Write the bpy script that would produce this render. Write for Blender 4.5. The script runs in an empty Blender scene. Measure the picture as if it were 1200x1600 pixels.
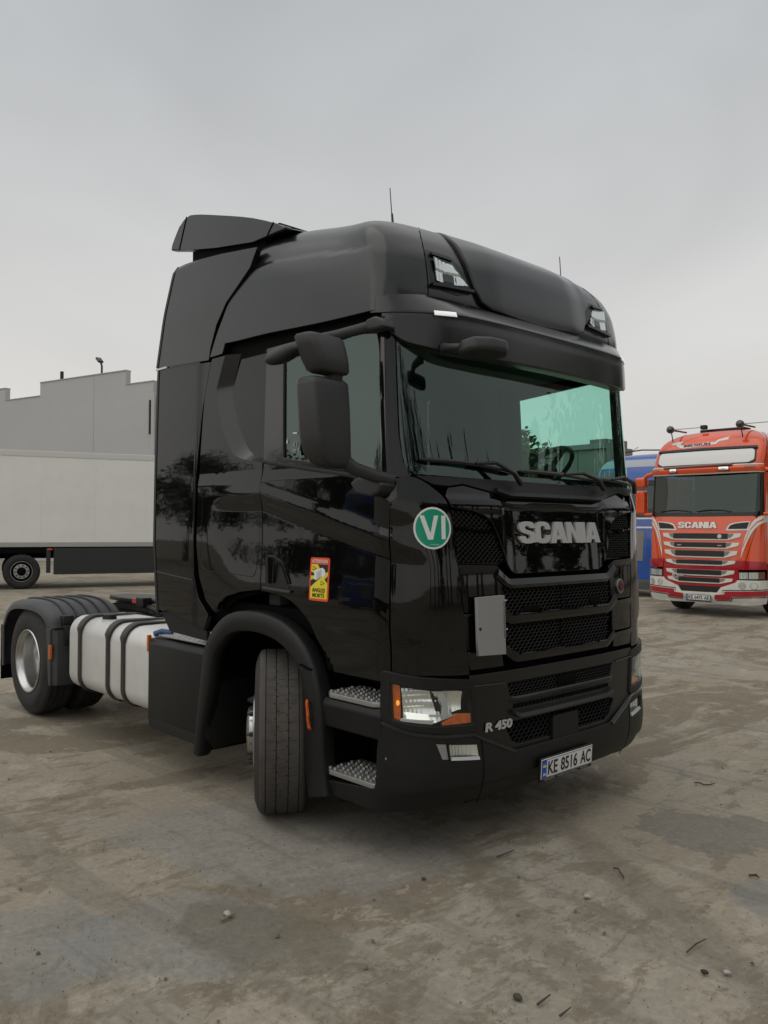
import bpy, bmesh, math, random, bisect
from mathutils import Vector, Matrix, noise
random.seed(7)
PI=math.pi; rad=math.radians
D=bpy.data; sc=bpy.context.scene; COL=sc.collection

# ------------------------------------------------------------------ camera
CAM=(2.9469,-4.2755,1.8021); YAW,PIT,ROL=2.3877,.0187,.0047
def setup_camera():
    F=Vector((math.cos(YAW)*math.cos(PIT),math.sin(YAW)*math.cos(PIT),math.sin(PIT)))
    R=Vector((math.sin(YAW),-math.cos(YAW),0)); U=R.cross(F)
    r=R*math.cos(ROL)+U*math.sin(ROL); u=U*math.cos(ROL)-R*math.sin(ROL)
    cd=D.cameras.new('camera'); cam=D.objects.new('camera',cd); COL.objects.link(cam)
    m=Matrix((r,u,-F)).transposed().to_4x4(); m.translation=Vector(CAM); cam.matrix_world=m
    cd.sensor_fit='HORIZONTAL'; cd.sensor_width=36; cd.lens=36*1309.55/1200; cd.clip_start=.05; cd.clip_end=1500
    sc.camera=cam
setup_camera()
# ------------------------------------------------------------------ sky and sun (overcast)
SUN_EL,SUN_AZ=rad(48),rad(-100)
def setup_world():
    w=D.worlds.new('World'); sc.world=w; w.use_nodes=True; nt=w.node_tree; N=nt.nodes; L=nt.links
    for n in list(N): N.remove(n)
    out=N.new('ShaderNodeOutputWorld'); bg=N.new('ShaderNodeBackground'); bg.inputs['Strength'].default_value=.1
    sky=N.new('ShaderNodeTexSky'); sky.sky_type='NISHITA'; sky.sun_disc=False
    sky.sun_elevation=SUN_EL; sky.sun_rotation=PI/2-SUN_AZ; sky.dust_density=4
    tc=N.new('ShaderNodeTexCoord'); sep=N.new('ShaderNodeSeparateXYZ'); L.new(tc.outputs['Generated'],sep.inputs[0])
    ramp=N.new('ShaderNodeValToRGB'); cr=ramp.color_ramp
    cr.elements[0].position=0.0; cr.elements[0].color=(.68,.662,.63,1)
    cr.elements[1].position=1.0; cr.elements[1].color=(1,1,.98,1)
    for p,c in ((.10,(.68,.667,.640,1)),(.22,(.645,.638,.622,1)),(.42,(.540,.552,.560,1)),(.58,(.485,.50,.515,1)),(.8,(.85,.85,.84,1))):
        e=cr.elements.new(p); e.color=c
    L.new(sep.outputs['Z'],ramp.inputs['Fac'])
    mp=N.new('ShaderNodeMapping'); mp.inputs['Scale'].default_value=(1.3,1.3,2.6); L.new(tc.outputs['Generated'],mp.inputs[0])
    nz=N.new('ShaderNodeTexNoise'); nz.inputs['Scale'].default_value=1.5; nz.inputs['Detail'].default_value=6; nz.inputs['Roughness'].default_value=.48; nz.inputs['Distortion'].default_value=.5
    L.new(mp.outputs[0],nz.inputs['Vector'])
    mr=N.new('ShaderNodeMapRange'); mr.inputs['From Min'].default_value=.3; mr.inputs['From Max'].default_value=.7; mr.inputs['To Min'].default_value=9.4; mr.inputs['To Max'].default_value=11.3
    L.new(nz.outputs[0],mr.inputs[0])
    mul=N.new('ShaderNodeVectorMath'); mul.operation='SCALE'; L.new(ramp.outputs[0],mul.inputs[0]); L.new(mr.outputs[0],mul.inputs['Scale'])
    mix=N.new('ShaderNodeMix'); mix.data_type='RGBA'; mix.inputs['Factor'].default_value=.96
    L.new(sky.outputs[0],mix.inputs[6]); L.new(mul.outputs[0],mix.inputs[7])
    L.new(mix.outputs[2],bg.inputs[0]); L.new(bg.outputs[0],out.inputs[0])
    sd=D.lights.new('sun','SUN'); sd.energy=.8; sd.angle=rad(85); sd.color=(1,.97,.92)
    s=D.objects.new('sun',sd); COL.objects.link(s)
    d=Vector((math.cos(SUN_AZ)*math.cos(SUN_EL),math.sin(SUN_AZ)*math.cos(SUN_EL),math.sin(SUN_EL)))
    s.rotation_euler=d.to_track_quat('Z','Y').to_euler(); s.location=(0,0,30)
setup_world()
vs=sc.view_settings; vs.view_transform='Standard'; vs.look='None'; vs.exposure=0; vs.gamma=1; vs.use_curve_mapping=False
sc.cycles.max_bounces=8; sc.cycles.transparent_max_bounces=12; sc.cycles.use_denoising=True

# ------------------------------------------------------------------ materials
MATS={}
def mat(name,col,rough=.5,metal=0.,spec=.5,coat=0.,crough=.03,var=0.,vscale=6.,bump=0.,bscale=60.,rvar=0.,emit=None,estr=0.,dust=0.,dcol=(.16,.145,.12)):
    if name in MATS: return MATS[name]
    m=D.materials.new(name); m.use_nodes=True; nt=m.node_tree; N=nt.nodes; L=nt.links; b=N['Principled BSDF']
    b.inputs['Base Color'].default_value=(*col,1); b.inputs['Roughness'].default_value=rough; b.inputs['Metallic'].default_value=metal
    b.inputs['Specular IOR Level'].default_value=spec; b.inputs['Coat Weight'].default_value=coat; b.inputs['Coat Roughness'].default_value=crough
    if emit: b.inputs['Emission Color'].default_value=(*emit,1); b.inputs['Emission Strength'].default_value=estr
    if var or bump or rvar or dust:
        tc=N.new('ShaderNodeTexCoord'); nz=N.new('ShaderNodeTexNoise'); nz.inputs['Scale'].default_value=vscale; nz.inputs['Detail'].default_value=7; nz.inputs['Roughness'].default_value=.6
        L.new(tc.outputs['Object'],nz.inputs['Vector'])
        if var or dust:
            mr=N.new('ShaderNodeMapRange'); mr.inputs['From Min'].default_value=.3; mr.inputs['From Max'].default_value=.7; mr.inputs['To Min'].default_value=1-var; mr.inputs['To Max'].default_value=1+var
            L.new(nz.outputs[0],mr.inputs[0])
            mul=N.new('ShaderNodeVectorMath'); mul.operation='SCALE'; mul.inputs[0].default_value=col; L.new(mr.outputs[0],mul.inputs['Scale'])
            src=mul.outputs[0]
            if dust:
                n3=N.new('ShaderNodeTexNoise'); n3.inputs['Scale'].default_value=2.3; n3.inputs['Detail'].default_value=9; n3.inputs['Roughness'].default_value=.7
                L.new(tc.outputs['Object'],n3.inputs['Vector'])
                m3=N.new('ShaderNodeMapRange'); m3.inputs['From Min'].default_value=.42; m3.inputs['From Max'].default_value=.75; m3.inputs['To Max'].default_value=dust
                L.new(n3.outputs[0],m3.inputs[0])
                mx=N.new('ShaderNodeMix'); mx.data_type='RGBA'; L.new(m3.outputs[0],mx.inputs[0]); L.new(src,mx.inputs[6]); mx.inputs[7].default_value=(*dcol,1); src=mx.outputs[2]
            L.new(src,b.inputs['Base Color'])
        if rvar:
            m2=N.new('ShaderNodeMapRange'); m2.inputs['From Min'].default_value=.3; m2.inputs['From Max'].default_value=.7; m2.inputs['To Min'].default_value=max(.01,rough-rvar); m2.inputs['To Max'].default_value=rough+rvar
            L.new(nz.outputs[0],m2.inputs[0]); L.new(m2.outputs[0],b.inputs['Roughness'])
        if bump:
            n2=N.new('ShaderNodeTexNoise'); n2.inputs['Scale'].default_value=bscale; n2.inputs['Detail'].default_value=4; L.new(tc.outputs['Object'],n2.inputs['Vector'])
            bp=N.new('ShaderNodeBump'); bp.inputs['Strength'].default_value=bump; bp.inputs['Distance'].default_value=.01; L.new(n2.outputs[0],bp.inputs['Height']); L.new(bp.outputs[0],b.inputs['Normal'])
    MATS[name]=m; return m
def glass(name,tint,refl=.09,rough=.01):
    m=D.materials.new(name); m.use_nodes=True; nt=m.node_tree; N=nt.nodes; L=nt.links
    for n in list(N): N.remove(n)
    out=N.new('ShaderNodeOutputMaterial'); tr=N.new('ShaderNodeBsdfTransparent'); tr.inputs[0].default_value=(*tint,1)
    gl=N.new('ShaderNodeBsdfGlossy'); gl.inputs['Roughness'].default_value=rough; gl.inputs[0].default_value=(.82,1,.93,1)
    # Schlick reflectance that is the same from both faces of the sheet
    ge=N.new('ShaderNodeNewGeometry'); dt=N.new('ShaderNodeVectorMath'); dt.operation='DOT_PRODUCT'; L.new(ge.outputs['Incoming'],dt.inputs[0]); L.new(ge.outputs['Normal'],dt.inputs[1])
    ab=N.new('ShaderNodeMath'); ab.operation='ABSOLUTE'; L.new(dt.outputs['Value'],ab.inputs[0])
    om=N.new('ShaderNodeMath'); om.operation='SUBTRACT'; om.inputs[0].default_value=1; L.new(ab.outputs[0],om.inputs[1])
    pw=N.new('ShaderNodeMath'); pw.operation='POWER'; L.new(om.outputs[0],pw.inputs[0]); pw.inputs[1].default_value=5
    fr=N.new('ShaderNodeMath'); fr.operation='MULTIPLY_ADD'; L.new(pw.outputs[0],fr.inputs[0]); fr.inputs[1].default_value=1-refl; fr.inputs[2].default_value=refl
    mx=N.new('ShaderNodeMixShader'); L.new(fr.outputs[0],mx.inputs[0]); L.new(tr.outputs[0],mx.inputs[1]); L.new(gl.outputs[0],mx.inputs[2]); L.new(mx.outputs[0],out.inputs[0])
    MATS[name]=m; return m
GLOSS=mat('black_gloss_paint',(.0028,.0028,.0029),.03,spec=.47,rvar=.012,vscale=3,bump=.10,bscale=2.2)
SATIN=mat('black_satin_paint',(.0042,.0042,.0043),.24,spec=.50,coat=.35,crough=.13,rvar=.05,vscale=2.5,var=.25)
TRIM=mat('black_trim',(.004,.004,.004),.35)
MATTE=mat('charcoal_plastic',(.0065,.0068,.007),.48,spec=.33,var=.2,bump=.12,bscale=300,dust=.18,dcol=(.026,.023,.019))
DARKP=mat('dark_plastic',(.007,.007,.007),.5)
MESHM=mat('mesh_plastic',(.0035,.0035,.0035),.45,spec=.35)
SHELL=mat('inner_black',(.002,.002,.002),.8,spec=.1)
SILVER=mat('silver_badge',(.50,.50,.49),.42,metal=.35)
ALU=mat('brushed_aluminium',(.40,.40,.39),.42,metal=.8,var=.06,vscale=3,rvar=.05)
TANK=mat('aluminium_tank',(.62,.62,.60),.42,metal=.2,var=.05,vscale=4,dust=.2,dcol=(.25,.23,.2))
RUB=mat('tyre_rubber',(.014,.0135,.013),.75,var=.2,vscale=9,bump=.15,bscale=120,dust=.4,dcol=(.055,.05,.044))
TREADM=mat('dusty_tread',(.062,.056,.049),.85,var=.25,vscale=14,bump=.2,bscale=90)
CHROME=mat('headlamp_reflector',(.86,.86,.85),.22,metal=.9)
AMBER=mat('amber_lens',(.55,.10,.008),.18,coat=1.,var=.25,vscale=40)
AMBLIT=mat('lit_amber',(.9,.3,.02),.2,emit=(1,.42,.05),estr=.7)
DRL=mat('lit_white',(.9,.9,.88),.2,emit=(1,.97,.9),estr=.55)
WHITEP=mat('white_print',(.70,.71,.69),.4)
PLATEW=mat('plate_white',(.62,.63,.62),.35,var=.04)
BLACKP=mat('black_print',(.006,.006,.006),.5)
GREY=mat('grey_cover',(.24,.24,.24),.5)
GREENS=mat('green_sticker',(.0,.27,.16),.3)
BLUEP=mat('blue_print',(.01,.07,.40),.4)
YEL=mat('yellow_print',(.75,.62,.03),.35)
REDP=mat('red_print',(.72,.07,.02),.35)
LENS=glass('lens_glass',(.95,.97,.96),.05)
WSG=glass('windscreen_glass',(.56,.96,.85),.085)
SDG=glass('side_glass',(.80,.96,.90),.135)
SEAT=mat('seat_fabric',(.03,.03,.032),.9)
CURT=mat('cab_lining',(.035,.036,.037),.9)
DASH=mat('dashboard',(.02,.02,.02),.6)
STEEL=mat('grimy_steel',(.018,.017,.016),.55,metal=.2,dust=.35,dcol=(.05,.043,.034))
GALV=mat('checker_plate',(.45,.45,.44),.4,metal=.8,var=.25,vscale=30)

# ------------------------------------------------------------------ object helpers
def tag(o,label=None,cat=None,group=None,kind=None):
    if label: o['label']=label
    if cat: o['category']=cat
    if group: o['group']=group
    if kind: o['kind']=kind
    return o
def empty(name,loc,rz=0,label=None,cat=None,group=None):
    o=D.objects.new(name,None); COL.objects.link(o); o.location=loc; o.rotation_euler=(0,0,rz); return tag(o,label,cat,group)
def link(name,me,m,parent=None,loc=None):
    o=D.objects.new(name,me); COL.objects.link(o)
    if m and not me.materials: me.materials.append(m)
    if parent is not None: 
        o.parent=parent
        if parent.type=='EMPTY' and 'off' in parent: o.location=tuple(-c for c in parent['off'])
    if loc is not None: o.location=loc
    return o
def fin(name,bm,m,parent=None,smooth=True,ang=38,wn=False):
    bmesh.ops.recalc_face_normals(bm,faces=bm.faces) if smooth!='keep' else None
    me=D.meshes.new(name); bm.to_mesh(me); bm.free()
    if smooth:
        for p in me.polygons: p.use_smooth=True
        me.set_sharp_from_angle(angle=rad(ang))
    o=link(name,me,m,parent)
    if wn: o.modifiers.new('weighted','WEIGHTED_NORMAL').keep_sharp=True
    return o
def raw(name,V,F,m,parent=None,smooth=False,ang=38):
    me=D.meshes.new(name); me.from_pydata([tuple(v) for v in V],[],F); me.update()
    if smooth:
        for p in me.polygons: p.use_smooth=True
        me.set_sharp_from_angle(angle=rad(ang))
    return link(name,me,m,parent)
def bx(bm,lo,hi,bev=0.,seg=2,M=None):
    lo=Vector(lo);hi=Vector(hi)
    r=bmesh.ops.create_cube(bm,size=1); vs_=r['verts']
    for v in vs_: v.co=Vector(((v.co.x+.5)*(hi.x-lo.x)+lo.x,(v.co.y+.5)*(hi.y-lo.y)+lo.y,(v.co.z+.5)*(hi.z-lo.z)+lo.z))
    if bev:
        es=list({e for v in vs_ for e in v.link_edges})
        r=bmesh.ops.bevel(bm,geom=es,offset=bev,segments=seg,affect='EDGES',profile=.5); vs_=list({v for f in r['faces'] for v in f.verts}|{v for v in vs_ if v.is_valid})
    if M: bmesh.ops.transform(bm,matrix=M,verts=vs_)
    return vs_
def box(name,lo,hi,m,parent=None,bev=.005,M=None,seg=2):
    bm=bmesh.new(); bx(bm,lo,hi,bev,seg,M); return fin(name,bm,m,parent,ang=60,wn=bev>0)
def prism_bm(bm,pts,axis,a,b,bev=0.,seg=2,M=None):
    """polygon pts in the two other axes, extruded along axis from a to b"""
    def mk(p,t):
        return {0:(t,p[0],p[1]),1:(p[0],t,p[1]),2:(p[0],p[1],t)}[axis]
    A=[bm.verts.new(mk(p,a)) for p in pts]; B=[bm.verts.new(mk(p,b)) for p in pts]; n=len(pts)
    bm.faces.new(A); bm.faces.new(B[::-1])
    for i in range(n): bm.faces.new((A[i],B[i],B[(i+1)%n],A[(i+1)%n]))
    allv=A+B
    if bev:
        es=list({e for v in allv for e in v.link_edges})
        bmesh.ops.bevel(bm,geom=es,offset=bev,segments=seg,affect='EDGES',profile=.5,clamp_overlap=True)
    if M: bmesh.ops.transform(bm,matrix=M,verts=bm.verts)
def prism(name,pts,axis,a,b,m,parent=None,bev=0.,seg=2,M=None,ang=38):
    bm=bmesh.new(); prism_bm(bm,pts,axis,a,b,bev,seg,M); return fin(name,bm,m,parent,ang=ang,wn=bev>0)
def tube_bm(bm,pts,r,n=8,caps=True):
    pts=[Vector(p) for p in pts]; rs=r if isinstance(r,(list,tuple)) else [r]*len(pts); rings=[]
    up=Vector((0,0,1))
    for i,p in enumerate(pts):
        d=(pts[min(i+1,len(pts)-1)]-pts[max(i-1,0)]).normalized()
        a=d.cross(up)
        if a.length<.05: a=d.cross(Vector((1,0,0)))
        a.normalize(); b=d.cross(a)
        rings.append([bm.verts.new(p+(a*math.cos(2*PI*k/n)+b*math.sin(2*PI*k/n))*rs[i]) for k in range(n)])
    for q,w in zip(rings,rings[1:]):
        for k in range(n): bm.faces.new((q[k],q[(k+1)%n],w[(k+1)%n],w[k]))
    if caps: bm.faces.new(rings[0][::-1]); bm.faces.new(rings[-1])
def tube(name,pts,r,m,parent=None,n=8):
    bm=bmesh.new(); tube_bm(bm,pts,r,n); return fin(name,bm,m,parent,ang=50)
def lathe_bm(bm,prof,n=48,M=None,close=False):
    """prof: (r, y) pairs, revolved round the y axis"""
    rings=[]
    for r,y in prof:
        if r<1e-5: rings.append([bm.verts.new((0,y,0))])
        else: rings.append([bm.verts.new((r*math.cos(2*PI*k/n),y,r*math.sin(2*PI*k/n))) for k in range(n)])
    ps=list(zip(rings,rings[1:]))
    if close: ps.append((rings[-1],rings[0]))
    for q,w in ps:
        for k in range(n):
            f=[q[k%len(q)],q[(k+1)%len(q)],w[(k+1)%len(w)],w[k%len(w)]]
            f=list(dict.fromkeys(f))
            if len(f)>2: bm.faces.new(f)
    if M: bmesh.ops.transform(bm,matrix=M,verts=[v for r in rings for v in r])
def lathe(name,prof,m,parent=None,n=48,M=None,close=False,ang=30):
    bm=bmesh.new(); lathe_bm(bm,prof,n,M,close); return fin(name,bm,m,parent,ang=ang)

# ------------------------------------------------------------------ cab skin: a surface P(u,z); u runs from the rear of one side round the front
XC=-.42; NE=3.2; A0=.42; W0=1.22
def ctab(tab):
    xs=[a for a,_ in tab]; ys=[b for _,b in tab]; n=len(xs)
    d=[(ys[i+1]-ys[i])/(xs[i+1]-xs[i]) for i in range(n-1)]
    m=[d[0]]+[0 if d[i-1]*d[i]<=0 else 2*d[i-1]*d[i]/(d[i-1]+d[i]) for i in range(1,n-1)]+[d[-1]]
    def f(x):
        if x<=xs[0]: return ys[0]
        if x>=xs[-1]: return ys[-1]
        i=bisect.bisect_right(xs,x)-1; h=xs[i+1]-xs[i]; t=(x-xs[i])/h
        return (2*t**3-3*t*t+1)*ys[i]+(t**3-2*t*t+t)*h*m[i]+(-2*t**3+3*t*t)*ys[i+1]+(t**3-t*t)*h*m[i+1]
    return f
F_T=ctab([(.26,-.10),(.34,-.04),(.46,0),(.95,0),(1.15,-.01),(1.6,-.03),(1.92,-.06),(2.0,-.09),(2.1,-.12),(2.9,-.23),(3.1,-.25)])
W_T=ctab([(.26,1.19),(.5,1.23),(1.2,1.23),(2.1,1.22),(2.9,1.20),(3.1,1.19)])
_L=[0.];_TH=[PI/2]
def _cp(th,a,w): return (a*max(math.sin(th),0)**(2/NE), w*max(math.cos(th),0)**(2/NE))
for i in range(1,241):
    _TH.append(PI/2*(1-i/240)); p=_cp(_TH[-2],A0,W0); q=_cp(_TH[-1],A0,W0); _L.append(_L[-1]+math.hypot(p[0]-q[0],p[1]-q[1]))
LQ=_L[-1]
def th_of(u):
    i=min(max(bisect.bisect_left(_L,u),1),240); t=(u-_L[i-1])/(_L[i]-_L[i-1]); return _TH[i-1]+(_TH[i]-_TH[i-1])*t
def make_P(ft,wt):
    def P(u,z):
        f=ft(z); w=wt(z); s=-1 if u<0 else 1; v=abs(u)
        if v>=LQ: return Vector((XC-(v-LQ),s*w,z))
        a,y=_cp(th_of(v),f-XC,w); return Vector((XC+a,s*y,z))
    return P
cabP=make_P(F_T,W_T)
R_Z=ctab([(2.95,2.95),(3.10,3.10),(3.30,3.30),(3.42,3.42),(3.50,3.50),(3.56,3.56),(3.62,3.605),(3.68,3.645),(3.76,3.69),(3.85,3.725),(3.95,3.735)])
R_F=ctab([(2.95,-.24),(3.10,-.24),(3.30,-.27),(3.42,-.32),(3.50,-.38),(3.56,-.45),(3.62,-.56),(3.68,-.70),(3.76,-.93),(3.85,-1.2),(3.95,-1.45)])
R_W=ctab([(2.95,1.20),(3.10,1.195),(3.30,1.185),(3.42,1.165),(3.50,1.135),(3.56,1.08),(3.62,.99),(3.68,.86),(3.76,.62),(3.85,.34),(3.95,.02)])
XR=-2.3
def roofP(u,t):
    f=R_F(t); w=R_W(t); xc=min(f-.22,XC); s=-1 if u<0 else 1; v=abs(u)
    if v>=LQ: x=xc+(XR-xc)*(v-LQ)/(XC-XR); y=s*w
    else: a,y=_cp(th_of(v),f-xc,w); x=xc+a; y*=s
    k=min(max((-x-.6)/1.0,0),1); g=.12*k*k*(3-2*k)
    return Vector((x,y,R_Z(t)+g*min(max((t-2.95)/.6,0),1)))
def sdir(P,off,u,z):
    e=.004
    S=(lambda a,b:P(a,b)+nrm0(P,a,b)*off(a,b)) if callable(off) else P
    du=S(u+e,z)-S(u-e,z); dz=S(u,z+e)-S(u,z-e); n=du.cross(dz)
    return n.normalized() if n.length>1e-12 else Vector((0,0,1))
def nrm0(P,u,z):
    e=.004; n=(P(u+e,z)-P(u-e,z)).cross(P(u,z+e)-P(u,z-e)); return n.normalized() if n.length>1e-12 else Vector((0,0,1))
def S_at(P,off,u,z,extra=0.):
    o=off(u,z) if callable(off) else off
    return P(u,z)+nrm0(P,u,z)*(o+extra)
def mir(pts): return [(-u,z) for u,z in reversed(pts)]
def sym(half):
    """close a left-right symmetric outline from its negative-u half, listed from the top centre down to the bottom centre"""
    return half+[(-u,z) for u,z in reversed(half)]
def arc_pts(p,r=.02,seg=3):
    """round the corners of a polygon"""
    out=[]; n=len(p)
    for i in range(n):
        a=Vector(p[i-1]);b=Vector(p[i]);c=Vector(p[(i+1)%n]); d1=(a-b);d2=(c-b)
        q=min(r,d1.length*.45,d2.length*.45); s=b+d1.normalized()*q; e=b+d2.normalized()*q
        for k in range(seg+1):
            t=k/seg; w=s*(1-t)**2+b*2*t*(1-t)+e*t*t; out.append((w.x,w.y))
    return out
def area(p): return sum(p[i-1][0]*p[i][1]-p[i][0]*p[i-1][1] for i in range(len(p)))/2
def panel(name,poly,m,parent=None,P=cabP,off=0.,th=.02,g=(.07,.07),holes=(),ch=.003,rc=0.,obj_m=None):
    if rc: poly=arc_pts(poly,rc)
    bm=bmesh.new()
    for lp in [poly]+list(holes):
        v=[bm.verts.new((a,b,0)) for a,b in lp]
        for i in range(len(v)): bm.edges.new((v[i-1],v[i]))
    bmesh.ops.triangle_fill(bm,use_beauty=True,use_dissolve=False,edges=bm.edges[:],normal=(0,0,1))
    us=[v.co.x for v in bm.verts]; zs=[v.co.y for v in bm.verts]
    for ax,lo,hi,st in ((0,min(us),max(us),g[0]),(1,min(zs),max(zs),g[1])):
        k=math.floor(lo/st)+1
        while k*st<hi-1e-4:
            c=k*st+.00013
            co=(c,0,0) if ax==0 else (0,c,0); no=(1,0,0) if ax==0 else (0,1,0)
            bmesh.ops.bisect_plane(bm,geom=bm.verts[:]+bm.edges[:]+bm.faces[:],dist=1e-6,plane_co=co,plane_no=no); k+=1
    bmesh.ops.remove_doubles(bm,verts=bm.verts[:],dist=1e-5)
    for f in bm.faces:
        f.normal_update()
        if f.normal.z<0: f.normal_flip()
    bm.verts.index_update()
    V=[];Nn=[];F=[];idx={}
    for v in bm.verts:
        idx[v]=len(V); n=sdir(P,off,v.co.x,v.co.y); V.append(S_at(P,off,v.co.x,v.co.y)); Nn.append(n)
    for f in bm.faces: F.append([idx[v] for v in f.verts])
    be=[]; outd={}
    for e in bm.edges:
        if len(e.link_faces)==1:
            f=e.link_faces[0]; l=[l for l in f.loops if l.edge==e][0]; a=l.vert; b=l.link_loop_next.vert
            d=(b.co-a.co); o=Vector((d.y,-d.x)).normalized() if d.length>0 else Vector((0,0))
            be.append((a,b))
            for q in (a,b): outd.setdefault(q,[]).append(o)
    r1={};r2={}
    for v,os_ in outd.items():
        o=Vector((0,0))
        for x in os_: o+=x
        if o.length>1e-6: o.normalize()
        u,z=v.co.x,v.co.y; base=V[idx[v]]; n=nrm0(P,u,z)
        tu=(P(u+.004,z)-P(u-.004,z)).normalized(); tz=(P(u,z+.004)-P(u,z-.004)).normalized()
        t=tu*o.x+tz*o.y
        if t.length>0: t.normalize()
        r1[v]=len(V); V.append(base+t*ch-n*ch); Nn.append((t+n*.1).normalized())
        r2[v]=len(V); V.append(base+t*ch-n*th); Nn.append(t)
    for a,b in be:
        F.append([idx[b],idx[a],r1[a],r1[b]]); F.append([r1[b],r1[a],r2[a],r2[b]])
    bm.free()
    me=D.meshes.new(name); me.from_pydata([tuple(v) for v in V],[],F); 
    for p in me.polygons: p.use_smooth=True
    me.update()
    me.normals_split_custom_set([tuple(Nn[l.vertex_index]) for l in me.loops])
    return link(name,me,m,parent)
def strip(name,A,B,m,parent,P=cabP,oa=0.,ob=0.,th=None):
    """band between two polylines given as (u,z) with their own offsets"""
    V=[];F=[];n=len(A)
    for p in A: V.append(S_at(P,oa,*p))
    for p in B: V.append(S_at(P,ob,*p))
    for i in range(n-1): F.append((i,i+1,n+i+1,n+i))
    return raw(name,V,F,m,parent,True,60)
def resample(pts,n):
    d=[0]
    for a,b in zip(pts,pts[1:]): d.append(d[-1]+math.dist(a,b))
    out=[]
    for k in range(n):
        t=d[-1]*k/(n-1); i=min(max(bisect.bisect_left(d,t),1),len(d)-1); w=(t-d[i-1])/max(d[i]-d[i-1],1e-9)
        out.append(tuple(pts[i-1][j]+(pts[i][j]-pts[i-1][j])*w for j in range(len(pts[0]))))
    return out
def rail(name,pts,prof,m,parent,P=cabP,n=None,base=0.):
    """sweep a small profile [(dz,offset)] along a (u,z) path on the skin"""
    pts=resample(pts,n or max(3,int(sum(math.dist(a,b) for a,b in zip(pts,pts[1:]))/.05)))
    V=[];F=[];k=len(prof)
    for i,(u,z) in enumerate(pts):
        a=pts[max(i-1,0)];b=pts[min(i+1,len(pts)-1)]; d=Vector((b[0]-a[0],b[1]-a[1])).normalized(); o=Vector((-d.y,d.x))
        for dz,of in prof: V.append(S_at(P,base+of,u+o.x*dz,z+o.y*dz))
    for i in range(len(pts)-1):
        for j in range(k-1): F.append((i*k+j,(i+1)*k+j,(i+1)*k+j+1,i*k+j+1))
    F.append(tuple(range(k))); F.append(tuple(range((len(pts)-1)*k,len(pts)*k))[::-1])
    return raw(name,V,F,m,parent,True,35)
def inside(p,x,y):
    c=False; n=len(p)
    for i in range(n):
        a=p[i-1];b=p[i]
        if (a[1]>y)!=(b[1]>y) and x<(b[0]-a[0])*(y-a[1])/(b[1]-a[1])+a[0]: c=not c
    return c
def honey(name,poly,m,parent,P=cabP,off=-.012,cw=.034,chh=.021,fr=.72,dep=.012,lab=None):
    """honeycomb mesh clipped to a polygon: each cell a rim with depth"""
    us=[p[0] for p in poly];zs=[p[1] for p in poly]; V=[];F=[]
    r=0; z=min(zs)
    rows=int((max(zs)-min(zs))/(chh*.75))+2; cols=int((max(us)-min(us))/cw)+2
    for r in range(rows):
        for c in range(cols):
            cx=min(us)+c*cw+(r%2)*cw/2; cz=min(zs)+r*chh*.78
            if not inside(poly,cx,cz): continue
            n=nrm0(P,cx,cz); b=P(cx,cz)
            tu=(P(cx+.004,cz)-P(cx-.004,cz)).normalized(); tz=(P(cx,cz+.004)-P(cx,cz-.004)).normalized()
            i0=len(V)
            for s,o in ((1.,off),(fr,off+.003),(fr,off-dep)):
                for k in range(6):
                    a=PI/6+k*PI/3; V.append(b+tu*math.cos(a)*cw*.577*s+tz*math.sin(a)*chh*.56*s+n*o)
            for k in range(6):
                k2=(k+1)%6
                F.append((i0+k,i0+k2,i0+6+k2,i0+6+k)); F.append((i0+6+k,i0+6+k2,i0+12+k2,i0+12+k))
    return tag(raw(name,V,F,m,parent),kind='stuff')
# ---- lettering
def text_mesh(s,h,w=None,bold=0.,ext=.0,sx=1.):
    cu=D.curves.new('t','FONT'); cu.body=s; cu.size=1; cu.offset=bold; cu.extrude=0; cu.resolution_u=4
    o=D.objects.new('t',cu); COL.objects.link(o); dg=bpy.context.evaluated_depsgraph_get(); dg.update()
    me=D.meshes.new_from_object(o.evaluated_get(dg)); D.objects.remove(o)
    xs=[v.co.x for v in me.vertices]; ys=[v.co.y for v in me.vertices]
    x0,x1,y0,y1=min(xs),max(xs),min(ys),max(ys); k=h/(y1-y0); kx=(w/(x1-x0)) if w else k*sx
    V=[((v.co.x-(x0+x1)/2)*kx,(v.co.y-(y0+y1)/2)*k) for v in me.vertices]; F=[tuple(p.vertices) for p in me.polygons]
    D.meshes.remove(me); D.curves.remove(cu); return V,F
def solid_text(name,s,mapf,h,m,parent,w=None,bold=0.,depth=.004,shear=0.,VF=None):
    """mapf(x,y,d) -> point; letters with a front and sides"""
    V,F=VF or text_mesh(s,h,w,bold)
    bm=bmesh.new(); vs_=[bm.verts.new((x+shear*y,y,0)) for x,y in V]
    for f in F:
        try: bm.faces.new([vs_[i] for i in f])
        except ValueError: pass
    bmesh.ops.remove_doubles(bm,verts=bm.verts[:],dist=1e-6)
    for f in bm.faces:
        f.normal_update()
        if f.normal.z<0: f.normal_flip()
    n=len(bm.verts); bm.verts.index_update()
    VV=[mapf(v.co.x,v.co.y,depth) for v in bm.verts]+[mapf(v.co.x,v.co.y,0) for v in bm.verts]; FF=[[v.index for v in f.verts] for f in bm.faces]
    for e in bm.edges:
        if len(e.link_faces)==1:
            l=[l for l in e.link_faces[0].loops if l.edge==e][0]; a=l.vert.index; b=l.link_loop_next.vert.index
            FF.append([b,a,a+n,b+n])
    bm.free(); return raw(name,VV,FF,m,parent)
def onskin(u0,z0,P=cabP,off=.002): 
    return lambda x,y,d: S_at(P,off+d,u0+x,z0+y)
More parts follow.
